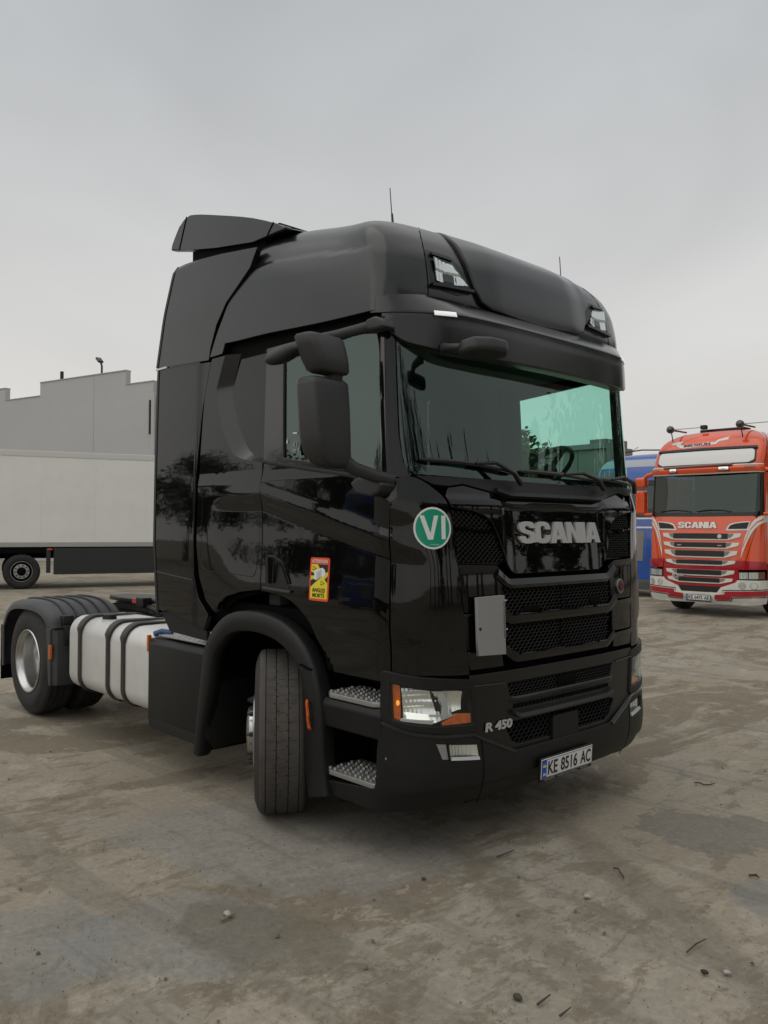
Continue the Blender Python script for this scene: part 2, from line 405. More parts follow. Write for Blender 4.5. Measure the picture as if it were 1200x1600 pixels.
def stroke_letters(s,h,st,gap=.0,wr=.82):
    """heavy grotesque letters made of outlines; returns V,F in a row centred at 0"""
    L={
     'S':([(1,.70),(1,.78),(.86,.96),(.62,1),(.38,1),(.12,.96),(0,.80),(0,.66),(.12,.52),(.34,.455),(.58,.40),(.66,.34),(.64,.24),(.52,.20),(.40,.22),(.35,.33),(0,.33),(0,.2),(.14,.04),(.36,0),(.64,0),(.88,.04),(1,.2),(1,.38),(.9,.51),(.68,.58),(.42,.635),(.345,.69),(.37,.77),(.5,.80),(.61,.78),(.66,.70)],),
     'C':([(1,.64),(1,.76),(.88,.94),(.64,1),(.36,1),(.12,.94),(0,.76),(0,.24),(.12,.06),(.36,0),(.64,0),(.88,.06),(1,.24),(1,.38),(.66,.38),(.66,.29),(.6,.21),(.5,.19),(.4,.21),(.35,.3),(.35,.7),(.4,.79),(.5,.81),(.6,.79),(.66,.71),(.66,.64)],),
     'N':([(0,0),(0,1),(.36,1),(.68,.46),(.68,1),(1,1),(1,0),(.66,0),(.32,.56),(.32,0)],),
     'I':([(0,0),(0,1),(1,1),(1,0)],),
     'A':([(0,0),(.30,1),(.70,1),(1,0),(.66,0),(.61,.17),(.39,.17),(.34,0)],[(.44,.36),(.56,.36),(.5,.66)]),
    }
    W={'S':.86,'C':.86,'N':.86,'I':.33,'A':.98}
    bm=bmesh.new(); x=0
    for c in s:
        w=W[c]*h*wr/.82
        for lp in L[c]:
            v=[bm.verts.new((x+a*w,b*h,0)) for a,b in lp]
            for i in range(len(v)): bm.edges.new((v[i-1],v[i]))
        x+=w+gap*h
    bmesh.ops.triangle_fill(bm,use_beauty=True,edges=bm.edges[:],normal=(0,0,1))
    tot=x-gap*h; bm.verts.index_update()
    V=[(v.co.x-tot/2,v.co.y-h/2) for v in bm.verts]; F=[tuple(v.index for v in f.verts) for f in bm.faces]; bm.free()
    return V,F,tot
# ------------------------------------------------------------------ the black tractor unit (x forward, front bumper at x=0)
OFFS={}
_link=link
def link(name,me,m,parent=None,loc=None):
    o=D.objects.new(name,me); COL.objects.link(o)
    if m and not me.materials: me.materials.append(m)
    if parent is not None:
        o.parent=parent
        if parent.name in OFFS: o.location=OFFS[parent.name]
    if loc is not None: o.location=loc
    return o
def ux(x): return x-1.0246          # near-side u of a point on the flat flank
TR=empty('tractor_truck',(-2.6,0,0),0,'black tractor unit with a high roof, its front wheels turned, standing in the foreground','truck')
OFFS[TR.name]=(2.6,0,0)
sb=lambda pts: resample(pts,len(pts)*6)
def bez(a,b,c,n=6): return [((1-t)**2*a[0]+2*t*(1-t)*b[0]+t*t*c[0],(1-t)**2*a[1]+2*t*(1-t)*b[1]+t*t*c[1]) for t in [i/n for i in range(n+1)]]
def catm(pts,n=4):
    out=[]
    for i in range(len(pts)-1):
        p0=pts[max(i-1,0)];p1=pts[i];p2=pts[i+1];p3=pts[min(i+2,len(pts)-1)]
        for k in range(n):
            t=k/n; out.append(tuple(.5*((2*p1[j])+(-p0[j]+p2[j])*t+(2*p0[j]-5*p1[j]+4*p2[j]-p3[j])*t*t+(-p0[j]+3*p1[j]-3*p2[j]+p3[j])*t**3) for j in (0,1)))
    out.append(tuple(pts[-1])); return out
def sst(a,b,x):
    t=min(max((x-a)/(b-a),0),1); return t*t*(3-2*t)
# swages pressed into the flank and corner
def swage(u,z):
    v=-abs(u)
    o=0.
    # upper diagonal step on the door: surface below the line sits inboard
    zl=2.0+(v+2.47)*(-.235) if v>-2.47 else 2.0
    w=sst(-3.15,-2.6,v)*(1-sst(-1.35,-1.0,v))
    o-=.016*w*(1-sst(zl-.10,zl+.02,z))*sst(1.3,1.75,z)
    o+=.006*w*math.exp(-((z-zl-.01)/.05)**2)
    # lower swage running forward to the corner
    zz=1.262+(v+1.86)*(-.03) if v<-1.2 else 1.242-(v+1.2)*.25
    w2=sst(-1.98,-1.75,v)*(1-sst(-1.05,-.95,v))
    o-=.014*w2*(1-sst(zz-.07,zz+.01,z))
    # flare over the wheel arch
    xx=v+1.0246
    d=math.hypot(xx+1.47,z-.52); a=math.atan2(z-.52,xx+1.47)
    if z>.9: o-=.03*(1-sst(.83,.885,d))
    # belt shoulder
    o-=.010*sst(2.09,2.16,z)*(1-sst(-1.3,-1.2,v))
    return o
ARC=[(-2.178,.25),(-2.11,.677),(-2.049,.97),(-1.929,1.13),(-1.737,1.243),(-1.445,1.274),(-1.175,1.236),(-.984,1.14),(-.862,1.005),(-.79,.798),(-.76,.443),(-.73,.289)]
for sgn in (1,-1):
    q=(lambda p: p) if sgn==1 else mir
    near=sgn==1
    # inner shell (flank and pillar), closing the gaps behind the panels
    far_p=.0 if near else .075
    sh=[(-3.25,1.55),(-3.10,1.30),(-2.93,1.25),(-2.80,1.33),(-2.5,1.39),(-2.2,1.38),(-1.95,1.24),(-1.80,.98),(-1.26,.96),(-1.15,1.0),(-.80,1.0),(-.83,1.5),(-.9,1.95),(-1.05-far_p,2.12),(-1.15-far_p,2.2),(-1.16-far_p,2.9),(-1.22,3.04),(-3.1,3.04),(-3.25,2.9)]
    wh=[(-2.30,2.845),(-2.275,2.225),(-1.32,2.08),(-1.31,2.25),(-1.37,2.82),(-1.45,2.90)]
    panel('body_shell',q(sh),SHELL,TR,off=-.055,th=.02,holes=[q(wh)],g=(.12,.12))
    # side panel behind the door
    bo=[(-2.933,2.965),(-3.029,2.735)]+catm([(-3.029,2.735),(-2.961,2.522),(-2.849,2.34),(-2.73,2.257),(-2.475,2.213)],4)[1:]
    bi=[(-2.814,2.965),(-2.908,2.712)]+catm([(-2.908,2.712),(-2.827,2.51),(-2.704,2.331),(-2.60,2.262),(-2.475,2.240)],4)[1:]
    sp=[(-3.113,2.965)]+[(-3.18,2.80),(-3.20,2.62),(-3.228,2.26),(-3.235,1.68),(-3.19,1.46),(-3.10,1.30),(-2.985,1.225),(-2.93,1.30),(-2.85,1.345),(-2.68,1.385),(-2.468,1.41),(-2.468,1.66),(-2.478,1.90)]+bo[::-1][0:]
    ha=arc_pts([(-3.17,2.02),(-2.56,2.013),(-2.505,1.94),(-2.492,1.69),(-2.52,1.48),(-3.12,1.505),(-3.18,1.55)],.05)
    hb=[(a+(.005 if a<-2.8 else -.005),b+(.005 if b<1.75 else -.005)) for a,b in ha]
    sd=panel('side_panel',q(sp),GLOSS,TR,off=swage,holes=[q(ha)],g=(.04,.025))
    panel('storage_hatch',q(hb),GLOSS,TR,off=swage,g=(.04,.025))
    n=len(bo); a_=resample(bo,24); b_=resample(bi,24)
    ia=[(-x,z) for x,z in b_] if not near else a_; ib=[(-x,z) for x,z in a_] if not near else b_
    strip('recess_bevel',ia if near else ib[::-1],ib if near else ia[::-1],mat('bevel_lit_black',(.004,.004,.004),.16,spec=.6),TR,oa=0.,ob=-.05)  # bevel coloured paler than the body, painting in the sky light it catches
    panel('blank_quarter_panel',q([(-2.80,2.94)]+bi[1:]+[(-2.475,2.94)]),GLOSS,TR,off=-.05,g=(.08,.08),th=.004)
    # door: lower skin and black window surround
    dl=[(-2.455,2.205),(-2.47,2.06),(-2.464,1.90),(-2.456,1.66),(-2.456,1.408)]+catm([(-2.44,1.405),(-2.231,1.385),(-2.089,1.339),(-1.945,1.238),(-1.872,1.115),(-1.83,.985)],4)+[(-1.292,.985),(-1.292,1.546),(-1.287,2.035)]
    dr=panel('door',q(dl),GLOSS,TR,off=swage,g=(.03,.018))
    fr=[(-2.462,2.935),(-2.462,2.222),(-1.287,2.055),(-1.290,2.436),(-1.295,2.86),(-1.31,2.945)]
    wo=arc_pts([(-2.335,2.89),(-2.255,2.228),(-1.335,2.095),(-1.325,2.25),(-1.385,2.81),(-1.50,2.915)],.03)
    wo=[(-2.287,2.84),(-2.262,2.228)]+[(-1.34,2.093),(-1.328,2.25),(-1.375,2.80),(-1.43,2.895),(-1.47,2.905)]
    panel('window_frame',q(fr),mat('black_frame_gloss',(.006,.006,.006),.12,coat=.6),dr,off=-.012,holes=[q(wo)],g=(.08,.08))
    panel('side_window',q([(-2.295,2.85),(-2.27,2.218),(-1.33,2.083),(-1.318,2.25),(-1.365,2.81),(-1.42,2.905),(-1.47,2.915)]),SDG,dr,off=-.026,th=.004,ch=0.)
    rail('belt_seal',q([(-2.46,2.214),(-1.29,2.046)]),[(-.010,0),(-.006,.008),(.006,.008),(.012,0)],MATTE,dr,base=-.004)
    if near:
        rail('window_divider',[(-2.262,2.232),(-2.287,2.845)],[(-.01,0),(-.01,.01),(.01,.01),(.01,0)],TRIM,dr,base=-.026)
    # recessed handle at the door's lower rear corner
    hp=[(-2.406,1.625),(-2.33,1.625),(-2.235,1.585),(-2.15,1.43),(-2.40,1.438)]
    hh=panel('door_handle',q(arc_pts(hp,.02)),TRIM,dr,off=lambda u,z:swage(u,z)+.004,g=(.1,.1),th=.02)
    rail('grip',q([(-2.365,1.615),(-2.355,1.455)]),[(-.014,0),(-.014,.022),(.014,.022),(.014,0)],MATTE,dr,base=.0)
    rail('ledge',q([(-2.41,1.425),(-2.13,1.414)]),[(-.006,0),(-.006,.016),(.008,.016),(.008,0)],mat('ledge_gloss',(.03,.03,.03),.2,coat=1.),dr,base=.0)
    rail('rim',q([(-2.31,1.46),(-2.30,1.60),(-2.235,1.585),(-2.16,1.46)]),[(-.005,0),(-.005,.010),(.005,.010),(.005,0)],GLOSS,dr,base=.002)
    # A pillar and corner deflector
    panel('pillar',q([(-1.278,2.075),(-1.278,2.93),(-1.25,2.90),(-1.245,2.3),(-1.235,2.15),(-1.20,2.09),(-1.2,2.075)]) if not near else q([(-1.278,2.075),(-1.278,2.93),(-1.195,2.90),(-1.190,2.3),(-1.168,2.15),(-1.12,2.09),(-1.14,2.075)]),GLOSS,TR,off=-.008,g=(.05,.05))
    co=[(-1.278,2.045),(-1.197,2.066)]+catm([(-1.19,2.068),(-1.1,2.068),(-.999,2.005),(-.935,1.916),(-.886,1.66),(-.852,1.335),(-.835,1.128),(-.825,1.012)],4)+[(-1.278,1.03)]
    panel('corner_deflector',q(co),GLOSS,TR,off=lambda u,z:swage(u,z)+.012*math.exp(-((z-1.95)/.12)**2),g=(.035,.04))
    # roof-edge recess above the doors
    panel('drip_channel',q([(-3.1,2.925),(-3.1,3.04),(-1.26,3.04),(-1.26,2.925)]),SHELL,TR,off=-.05,th=.01)
    # fairings behind the cab
    fl=[(ux(a),b) for a,b in [(-2.815,2.985),(-2.80,1.671),(-2.73,1.185),(-2.62,1.20),(-2.11,1.095),(-2.06,1.196),(-2.19,1.306),(-2.244,1.458),(-2.257,1.681),(-2.242,2.17),(-2.19,2.62),(-2.105,2.945)]]
    fbend=lambda u,z:-.008*sst(-3.30,-3.20,-abs(u))
    f1=panel('side_fairing',q(fl),GLOSS,TR,off=fbend,g=(.05,.05),th=.035)
    panel('lower_flap',q([(ux(-2.73),1.176),(ux(-2.60),1.04),(ux(-2.09),1.02),(ux(-2.10),1.085),(ux(-2.62),1.19)]),MATTE,TR,off=-.02,th=.03)
    rail('seam_line',q([(ux(-2.80),1.47),(ux(-2.25),1.43)]),[(-.004,0),(-.004,.003),(.004,.003),(.004,0)],mat('seam',(.05,.05,.05),.3),f1,base=.0)
    rail('rubber_edge',q([(ux(-2.83),3.0),(ux(-2.815),1.671),(ux(-2.75),1.16)]),[(-.02,-.03),(-.02,.0),(.016,.004),(.016,-.03)],MATTE,f1,base=0.)
    # upper fairing
    WU=ctab([(2.9,1.20),(3.3,1.20),(3.55,1.19),(3.70,1.18),(3.74,1.15)]); UP=make_P(F_T,WU)
    fu=[(ux(a),b) for a,b in [(-2.60,3.725),(-2.53,3.728),(-2.0,3.675),(-1.56,3.615),(-1.63,3.50),(-1.76,3.41),(-1.90,3.32),(-2.02,3.19),(-2.095,3.04),(-2.115,2.96),(-2.83,3.0),(-2.72,3.40)]]
    f2=panel('upper_fairing',q(fu),SATIN,TR,P=UP,off=0.,g=(.05,.03),th=.04)
    rail('rubber_edge',q([(ux(-2.62),3.73),(ux(-2.735),3.40),(ux(-2.845),3.0)]),[(-.02,-.03),(-.02,.0),(.016,.004),(.016,-.03)],MATTE,f2,P=UP)
    # bright retaining strip in the gap between fairing and cab
    rail('gap_trim',q([(ux(-2.115),2.93),(ux(-2.20),2.6),(ux(-2.252),2.17),(ux(-2.266),1.7)]),[(-.006,0),(-.006,.01),(.004,.01),(.004,0)],mat('gap_grey',(.10,.10,.10),.4),TR,base=-.03)
# joint strip (light) between the fairings
box('fairing_joint',(-2.86,-1.205,2.982),(-2.70,-1.18,2.995),WHITEP,TR,0)

# ---- roof
def roofoff(u,t):
    v=abs(u); o=0.
    # shoulder crease along the flank
    zl=3.40-.05*sst(1.9,1.3,v) if v>1.2 else 3.35
    w=sst(1.25,1.7,v); o-=.012*w*sst(zl-.012,zl+.02,t)*(1-sst(3.5,3.62,t))
    return o
rl=[(-1.262,2.985),(-3.115,2.975),(-3.10,3.0),(-3.031,3.102),(-2.917,3.232),(-2.79,3.341),(-2.70,3.385),(-2.62,3.46),(-2.60,3.60),(-3.2,3.60),(-3.2,3.945)]
lo=[(-1.262,2.992),(-1.245,3.03),(-1.035,3.06),(-.794,3.075),(-.4,3.05),(0,3.045)]
half=[(-3.2,3.945),(-3.2,3.60),(-2.68,3.58),(-2.69,3.48),(-2.745,3.395),(-2.79,3.341),(-2.917,3.232),(-3.031,3.102),(-3.10,3.0),(-3.115,2.972),(-2.96,2.975),(-2.93,3.03),(-2.77,3.025),(-2.42,3.02),(-1.90,3.005)]+lo
rp=half+[(-a,b) for a,b in half[::-1][1:]]
roof=panel('roof',rp,SATIN,TR,P=roofP,off=roofoff,g=(.06,.022),th=.03)
bul=[(-.72,3.62),(-.655,3.46),(-.61,3.30),(-.575,3.19),(-.53,3.125),(-.45,3.095),(-.2,3.078),(0,3.07)]
bo=bul+[(-a,b) for a,b in bul[::-1][1:]]
panel('roof_bulge',bo,SATIN,roof,P=roofP,off=lambda u,t:.004+.042*(1-sst(3.42,3.62,t))*(1-.5*sst(.35,.62,abs(u))),g=(.05,.025),th=.06,ch=.012)
for s in (1,-1):
    q=(lambda p:p) if s==1 else mir
    po=[(-.94,3.372),(-.745,3.365),(-.66,3.295),(-.588,3.17),(-.725,3.135),(-.92,3.150)]
    sl=panel('spot_lamp',q(po),TRIM,TR,P=roofP,off=.004,th=.02,ch=.006)
    pl=[(-.898,3.322),(-.745,3.310),(-.645,3.195),(-.885,3.188)]
    panel('reflector',q(pl),CHROME,sl,P=roofP,off=lambda u,t:.000+.020*min(1.2,((abs(u)-.78)/.12)**2)+.0016*math.sin(abs(u)*190)+.006*(1 if t>3.25 else 0),g=(.008,.012),th=.006,ch=0)
    panel('lamp_glass',q(pl),LENS,sl,P=roofP,off=.024,th=.003,ch=0)
    rail('lamp_lip',q([(-.905,3.345),(-.745,3.335)]),[(-.008,0),(-.008,.02),(.008,.02),(.008,0)],GLOSS,sl,P=roofP)
    rail('lamp_ledge',q([(-.93,3.158),(-.60,3.172)]),[(-.008,0),(-.008,.03),(.008,.03),(.008,0)],GLOSS,sl,P=roofP)
    rail('roof_seam',q([(-.945,3.10),(-.943,3.36),(-.93,3.46),(-.90,3.55),(-.86,3.62)]),[(-.003,0),(-.003,.002),(.003,.002),(.003,0)],SHELL,roof,P=roofP)
# ---- sun visor / brow
FB=ctab([(2.70,-.076),(2.76,-.077),(2.80,-.078),(2.90,-.081),(2.955,-.084),(2.968,-.083),(2.978,-.088),(3.0,-.112),(3.04,-.160),(3.075,-.205),(3.10,-.24)])
WB=ctab([(2.7,1.200),(2.82,1.207),(3.0,1.206),(3.05,1.203),(3.1,1.198)])
brow0=make_P(FB,WB)
def browP(u,z):
    k=sst(.78,1.38,abs(u)); a_=brow0(u,z)
    if k<=0: return a_
    b_=roofP(u,z) if z>=2.95 else cabP(u,z)
    return a_.lerp(b_,k*.93)
bl=[(-1.285,3.045),(-1.29,2.975)]
bt=[(-1.29,3.02),(-1.29,2.972),(-.99,2.972),(-.7,2.972),(0,2.972)]
up=[(0,3.06),(-.45,3.065),(-.65,3.085),(-1.0,3.085),(-1.285,3.06),(-1.44,3.05),(-1.44,2.985),(-1.29,2.972)]
up=up+[(-a,b) for a,b in up[::-1][:-1]]
vis=panel('sun_visor',up,SATIN,TR,P=browP,off=lambda u,z:.004-.010*sst(1.30,1.42,abs(u)),g=(.03,.012),th=.03)
low=[(0,2.966),(-1.288,2.966)]+catm([(-1.288,2.945),(-1.268,2.893),(-1.211,2.847),(-1.128,2.808),(-.957,2.778),(-.798,2.77),(-.379,2.772),(0,2.775)],4)[0:]
low=low+[(-a,b) for a,b in low[1:-1][::-1]]
panel('visor_lower',low,SATIN,vis,P=browP,g=(.05,.015),th=.09,ch=.01)
for s in (1,-1):
    q=(lambda p:p) if s==1 else mir
    mk=panel('marker_lamp',q([(-1.0,2.988),(-.855,2.988),(-.845,2.956),(-.855,2.956),(-.998,2.956)]),TRIM,vis,P=browP,off=.003,th=.02)
    panel('marker_lens',q([(-.985,2.983),(-.86,2.983),(-.86,2.964),(-.985,2.964)]),mat('marker_white',(.8,.8,.8),.2,emit=(1,1,1),estr=.35),vis,P=browP,off=.008,th=.01)
# dark soffit between the visor and the windscreen
V=[];F=[];K=48
for i in range(K+1):
    u=-1.27+2.54*i/K
    V+= [browP(u,2.80)-nrm0(browP,u,2.8)*.03, cabP(u,2.835)-nrm0(cabP,u,2.835)*.03, cabP(u,2.99)-nrm0(cabP,u,2.9)*.05, browP(u,3.0)-nrm0(browP,u,3.0)*.05]
for i in range(K):
    for j in range(3): F.append((4*i+j,4*i+4+j,4*i+5+j,4*i+1+j))
raw('visor_soffit',V,F,DARKP,vis,True)
box('camera_housing',(-.165,.18,2.775),(-.10,.30,2.805),TRIM,vis,.006)
# ---- windscreen
ws=[(0,2.86),(-1.185,2.90)]+[(-1.180,2.3)]+catm([(-1.176,2.26),(-1.158,2.14),(-1.10,2.092)],4)+[(-.37,2.075),(0,2.075)]
ws=ws+[(-a+(.055 if abs(a)>1.05 else 0),b) for a,b in ws[1:-1][::-1]]
wsp=panel('windscreen',ws,WSG,TR,off=-.006,th=.006,ch=0,g=(.05,.08))
# black printed border of the glass
bi_=[(0,2.83),(-1.15,2.86),(-1.15,2.3),(-1.135,2.19),(-1.09,2.135),(-.37,2.118),(0,2.118)]
bi_=bi_+[(-a+(.068 if abs(a)>1.05 else 0),b) for a,b in bi_[1:-1][::-1]]
panel('glass_border',ws,SHELL,wsp,off=-.014,th=.002,ch=0,holes=[bi_],g=(.05,.1))
# ---- front: bonnet flap, vents, grille, bumper
def full(h): return h+[(-a,b) for a,b in h[::-1] if abs(a)>1e-6]
def hood(u,z):
    v=abs(u); o=0.
    # the centre is set back below the ledge; brows over the vents stand proud
    zl=1.925+.10*sst(.50,.62,v)-.0*v
    o-=.012*(1-sst(zl-.02,zl+.010,z))*(1-sst(.42,.54,v))
    o+=.012*sst(.46,.56,v)*math.exp(-((z-1.935)/.05)**2)
    return o
SHN=[(0,2.04),(-.93,2.05),(-1.0,1.99),(-.93,1.90),(-.885,1.6),(-.84,1.2),(-.83,.70),(-.80,.60),(-.5,.50),(0,.50)]
front_back=panel('front_shell',full(SHN),SHELL,TR,off=-.075,th=.02,g=(.15,.2))
cw=[(0,2.070),(-1.10,2.078),(-1.0,2.035),(-.90,2.03),(-.80,2.045),(-.55,2.0),(-.48,1.975),(0,1.975)]
cowl=panel('scuttle_panel',full(cw),MATTE,TR,off=.012,g=(.06,.02),th=.05)
rail('scuttle_ledge',[(-.56,2.012),(-.47,1.985),(.47,1.985),(.56,2.012)],[(-.014,0),(-.014,.03),(.012,.024),(.014,0)],MATTE,cowl,base=.01)
hd=[(0,1.968),(-.47,1.968),(-.545,1.99),(-.79,2.035),(-.90,2.02),(-.93,1.975),(-.912,1.918)]+catm([(-.90,1.916),(-.735,1.893),(-.63,1.852),(-.585,1.79),(-.545,1.70),(-.50,1.60)],4)+[(-.47,1.565),(-.43,1.545),(0,1.545)]
bonnet=panel('bonnet',full(hd),GLOSS,TR,off=hood,g=(.035,.02),th=.03,ch=.005)
rail('bonnet_ledge',[(-.53,1.957),(-.46,1.935),(-.30,1.935),(-.26,1.945),(.16,1.945),(.20,1.933),(.46,1.935),(.53,1.957)],[(-.018,-.006),(-.014,.016),(.018,-.004),(.020,-.012)],mat('ledge_highlight',(.012,.012,.012),.35),bonnet,base=-.002)  # black lifted to grey: the ledge's sky highlight is put into its colour
# badge
V,F,tot=stroke_letters('SCANIA',.128,0,gap=-.006,wr=1.06)
k=.835/tot
V=[(x*k,y) for x,y in V]
solid_text('maker_badge','',lambda x,y,d: S_at(cabP,-.010+d,.022+x,1.778+y),1,SILVER,bonnet,depth=.016,VF=(V,F))
for s in (1,-1):
    q=(lambda p:p) if s==1 else mir
    vt=[(-.897,1.906),(-.735,1.884),(-.64,1.846),(-.597,1.785),(-.885,1.806)]
    vb=[(-.880,1.792),(-.592,1.770),(-.565,1.71),(-.515,1.605),(-.868,1.612)]
    vn=panel('vent_frame',q([(-.905,1.912),(-.735,1.889),(-.633,1.85),(-.588,1.79),(-.505,1.60),(-.873,1.607)]),TRIM,TR,off=-.045,th=.02)
    honey('vent_mesh',q(vt),MESHM,vn,off=-.008,cw=.036,chh=.019)
    honey('vent_mesh',q(vb),MESHM,vn,off=-.008,cw=.036,chh=.019)
    rail('vent_bar',q([(-.89,1.800),(-.592,1.777)]),[(-.007,0),(-.005,.012),(.005,.012),(.007,0)],GLOSS,vn,base=-.01)
    # stacked side panels
    for a,b,la in ((1.598,1.345,0),(1.333,1.140,0),(1.128,1.035,0)):
        pp=[(-.872+(1.6-a)*.08,a),(-.60,a-.008),(-.545,a-.045) if a>1.5 else (-.575,a-.02),(-.565,b),(-.862+(1.6-b)*.09,b)]
        o=panel('grille_side_panel',q(pp),GLOSS,TR,off=lambda u,z,a=a:.012*math.exp(-((z-a)/.02)**2)-.004,g=(.06,.02),th=.03,ch=.004)
# grille bars
for (za,zb,wd,dep,nm) in ((1.515,1.462,.60,.035,'grille_bar'),(1.318,1.262,.60,.03,'grille_bar'),(1.092,1.045,.56,.03,'grille_bar')):
    pts=[(-wd,za+.035),(-wd+.09,(za+zb)/2),(wd-.09,(za+zb)/2),(wd,za+.035)]
    h=(za-zb)/2
    rail(nm,pts,[(-h-.012,-.05),(-h,.006),(-h*.3,.018 if za>1.4 else .014),(h,.004 if za>1.4 else .011),(h+.004,-.05)],GLOSS,TR,base=0.,n=40)
g1=[(-.535,1.468),(.535,1.468),(.545,1.310),(-.545,1.310)]
g2=[(-.535,1.262),(.535,1.262),(.50,1.092),(-.50,1.092)]
gb=panel('grille_backplate',[(-.60,1.54),(.60,1.54),(.58,1.03),(-.58,1.03)],SHELL,TR,off=-.06,th=.01,g=(.1,.3))
honey('grille_mesh',g1,MESHM,gb,cw=.040,chh=.024,off=-.012)
honey('grille_mesh',g2,MESHM,gb,cw=.040,chh=.024,off=-.012)
for a,b in (((-.37,1.325),(-.22,1.352)),((.30,1.335),(.42,1.372))):
    panel('sensor_window',[(a[0],a[1]),(b[0],a[1]),(b[0],b[1]),(a[0],b[1])],SHELL,gb,off=-.004,th=.01)
# crest emblem
em=panel('crest_emblem',[(.62+.05*(1+math.cos(t)*(.93 if math.sin(t)>0 else .85)),1.422+.046*math.sin(t)) for t in [i*PI/12 for i in range(24)]],mat('crest_rim',(.25,.25,.25),.35,metal=1.),TR,off=.012,th=.02,g=(.3,.3),ch=.006)
panel('crest_field',[(.67+.031*math.cos(t),1.425+.030*math.sin(t)) for t in [i*PI/10 for i in range(20)]],mat('crest_dark',(.02,.01,.02),.3),em,off=.017,th=.004)
panel('crest_figure',[(.655,1.405),(.668,1.398),(.684,1.408),(.676,1.42),(.688,1.432),(.678,1.447),(.664,1.45),(.655,1.438),(.662,1.425)],mat('crest_red',(.16,.01,.01),.5),em,off=.020,th=.003)
# number plate holder cover (blank grey sheet)
pc=panel('blank_plate',[(-.793,1.423),(-.592,1.427),(-.592,1.105),(-.790,1.112)],GREY,TR,off=.045,th=.02,g=(.3,.3))
panel('plate_catch',[(-.600,1.395),(-.592,1.395),(-.592,1.2),(-.600,1.2)],mat('catch',(.12,.12,.12),.4),pc,off=.05,th=.008)
panel('plate_screw',[(-.777+.006*math.cos(t),1.255+.006*math.sin(t)) for t in [i*PI/4 for i in range(8)]],BLACKP,pc,off=.049,th=.005)
for zz in (1.24,1.40):
    rail('plate_peg',[(-.592,zz),(-.565,zz)],[(-.004,0),(-.004,.008),(.004,.008),(.004,0)],SILVER,pc,base=.03,n=3)
# black gap then lower grille block
lb=[(0,1.000),(-.60,1.000),(-.815,1.000),(-.805,.70),(-.76,.668),(-.50,.558),(0,.553)]
lh1=[(-.54,.938),(.54,.938),(.515,.852),(-.515,.852)]
lh2=[(-.49,.812),(.49,.812),(.49,.778),(-.49,.778)]
lh3=[(-.56,.700),(-.50,.718),(.50,.718),(.56,.700),(.50,.605),(.44,.577),(-.44,.577),(-.50,.605)]
lower=panel('lower_grille_frame',full(lb),TRIM,TR,off=lambda u,z:.018*math.exp(-((z-.84)/.016)**2)*(1-sst(.48,.54,abs(u)))-.004,holes=[lh1,lh2,lh3],g=(.06,.02),th=.04,ch=.005)
honey('grille_mesh',[(a*1.01,b) for a,b in lh1],MESHM,lower,cw=.036,chh=.022,off=-.014)
honey('grille_mesh',[(a,b) for a,b in lh2],MESHM,lower,cw=.036,chh=.02,off=-.014)
honey('grille_mesh',lh3,MESHM,lower,cw=.044,chh=.028,off=-.014,fr=.78)
panel('tow_cover',arc_pts([(-.135,.693),(.12,.693),(.12,.555),(-.135,.555)],.012),MATTE,lower,off=.010,th=.03)
panel('sensor_window',[(-.07,.915),(.12,.915),(.12,.872),(-.07,.872)],SHELL,lower,off=-.002,th=.02)
rail('lower_lip',[(-.50,.772),(-.46,.750),(.46,.750),(.50,.772)],[(-.016,-.02),(-.012,.022),(.008,.012),(.014,-.02)],mat('ledge_highlight',(.012,.012,.012),.35),lower,base=.010,n=30)  # same paler black, painting a highlight along the lip
rail('side_rib',[(-.80,.948),(-.565,.94)],[(-.003,0),(-.003,.006),(.003,.006),(.003,0)],mat('rib',(.03,.03,.03),.25,coat=.5),lower)
rail('side_rib',[(.565,.94),(.80,.948)],[(-.003,0),(-.003,.006),(.003,.006),(.003,0)],mat('rib',(.03,.03,.03),.25),lower)
V,F=text_mesh('R 450',.050,.205,bold=.03)
solid_text('model_badge','',lambda x,y,d: S_at(cabP,.003+d,-.612+x,.713+y),1,SILVER,TR,depth=.007,VF=(V,F),shear=.12)
def bowlf(u,z):
    v=abs(u)
    if v>1.0: c,hw=1.125,.095
    else: c,hw=.93,.065
    t=min(1,abs(v-c)/hw); o=-.048+.030*t*t+.016*min(1,abs(z-.865)/.08)**2
    o+=.004*(math.floor((z-.78)/.028)%2)*(1 if v>1.0 else 0)+.0015*math.sin(v*240)
    return o
# bumper
FBm=ctab([(.26,-.11),(.30,-.055),(.36,-.015),(.44,.012),(.52,.02),(.62,.012),(.72,.004),(1.05,0)])
WBm=ctab([(.26,1.20),(.32,1.225),(.45,1.24),(.75,1.242),(1.05,1.235)])
bumP=make_P(FBm,WBm)
bh=[(0,.553),(-.49,.553),(-.745,.662),(-.78,.690),(-1.0,.70),(-1.16,.722),(-1.325,.765),(-1.345,.70),(-1.36,.62),(-1.37,.45),(-1.38,.405),(-1.80,.36),(-1.815,.285),(-1.333,.285),(-.671,.30),(0,.300)]
fog=[(-1.035,.668),(-.760,.635),(-.752,.548),(-1.0,.578)]
bump=panel('bumper',full(bh),MATTE,TR,P=bumP,off=lambda u,z:-.018*(1-sst(.40,.425,z+.02*abs(u)))*(1-sst(1.2,1.4,abs(u))),holes=[fog,mir(fog),[(-1.31+.014*math.cos(t),.585+.014*math.sin(t)) for t in [i*PI/6 for i in range(12)]],],g=(.06,.025),th=.04,ch=.006)
panel('parking_sensor',[(-1.31+.008*math.cos(t),.585+.008*math.sin(t)) for t in [i*PI/6 for i in range(12)]],SILVER,bump,P=bumP,off=-.012,th=.02)
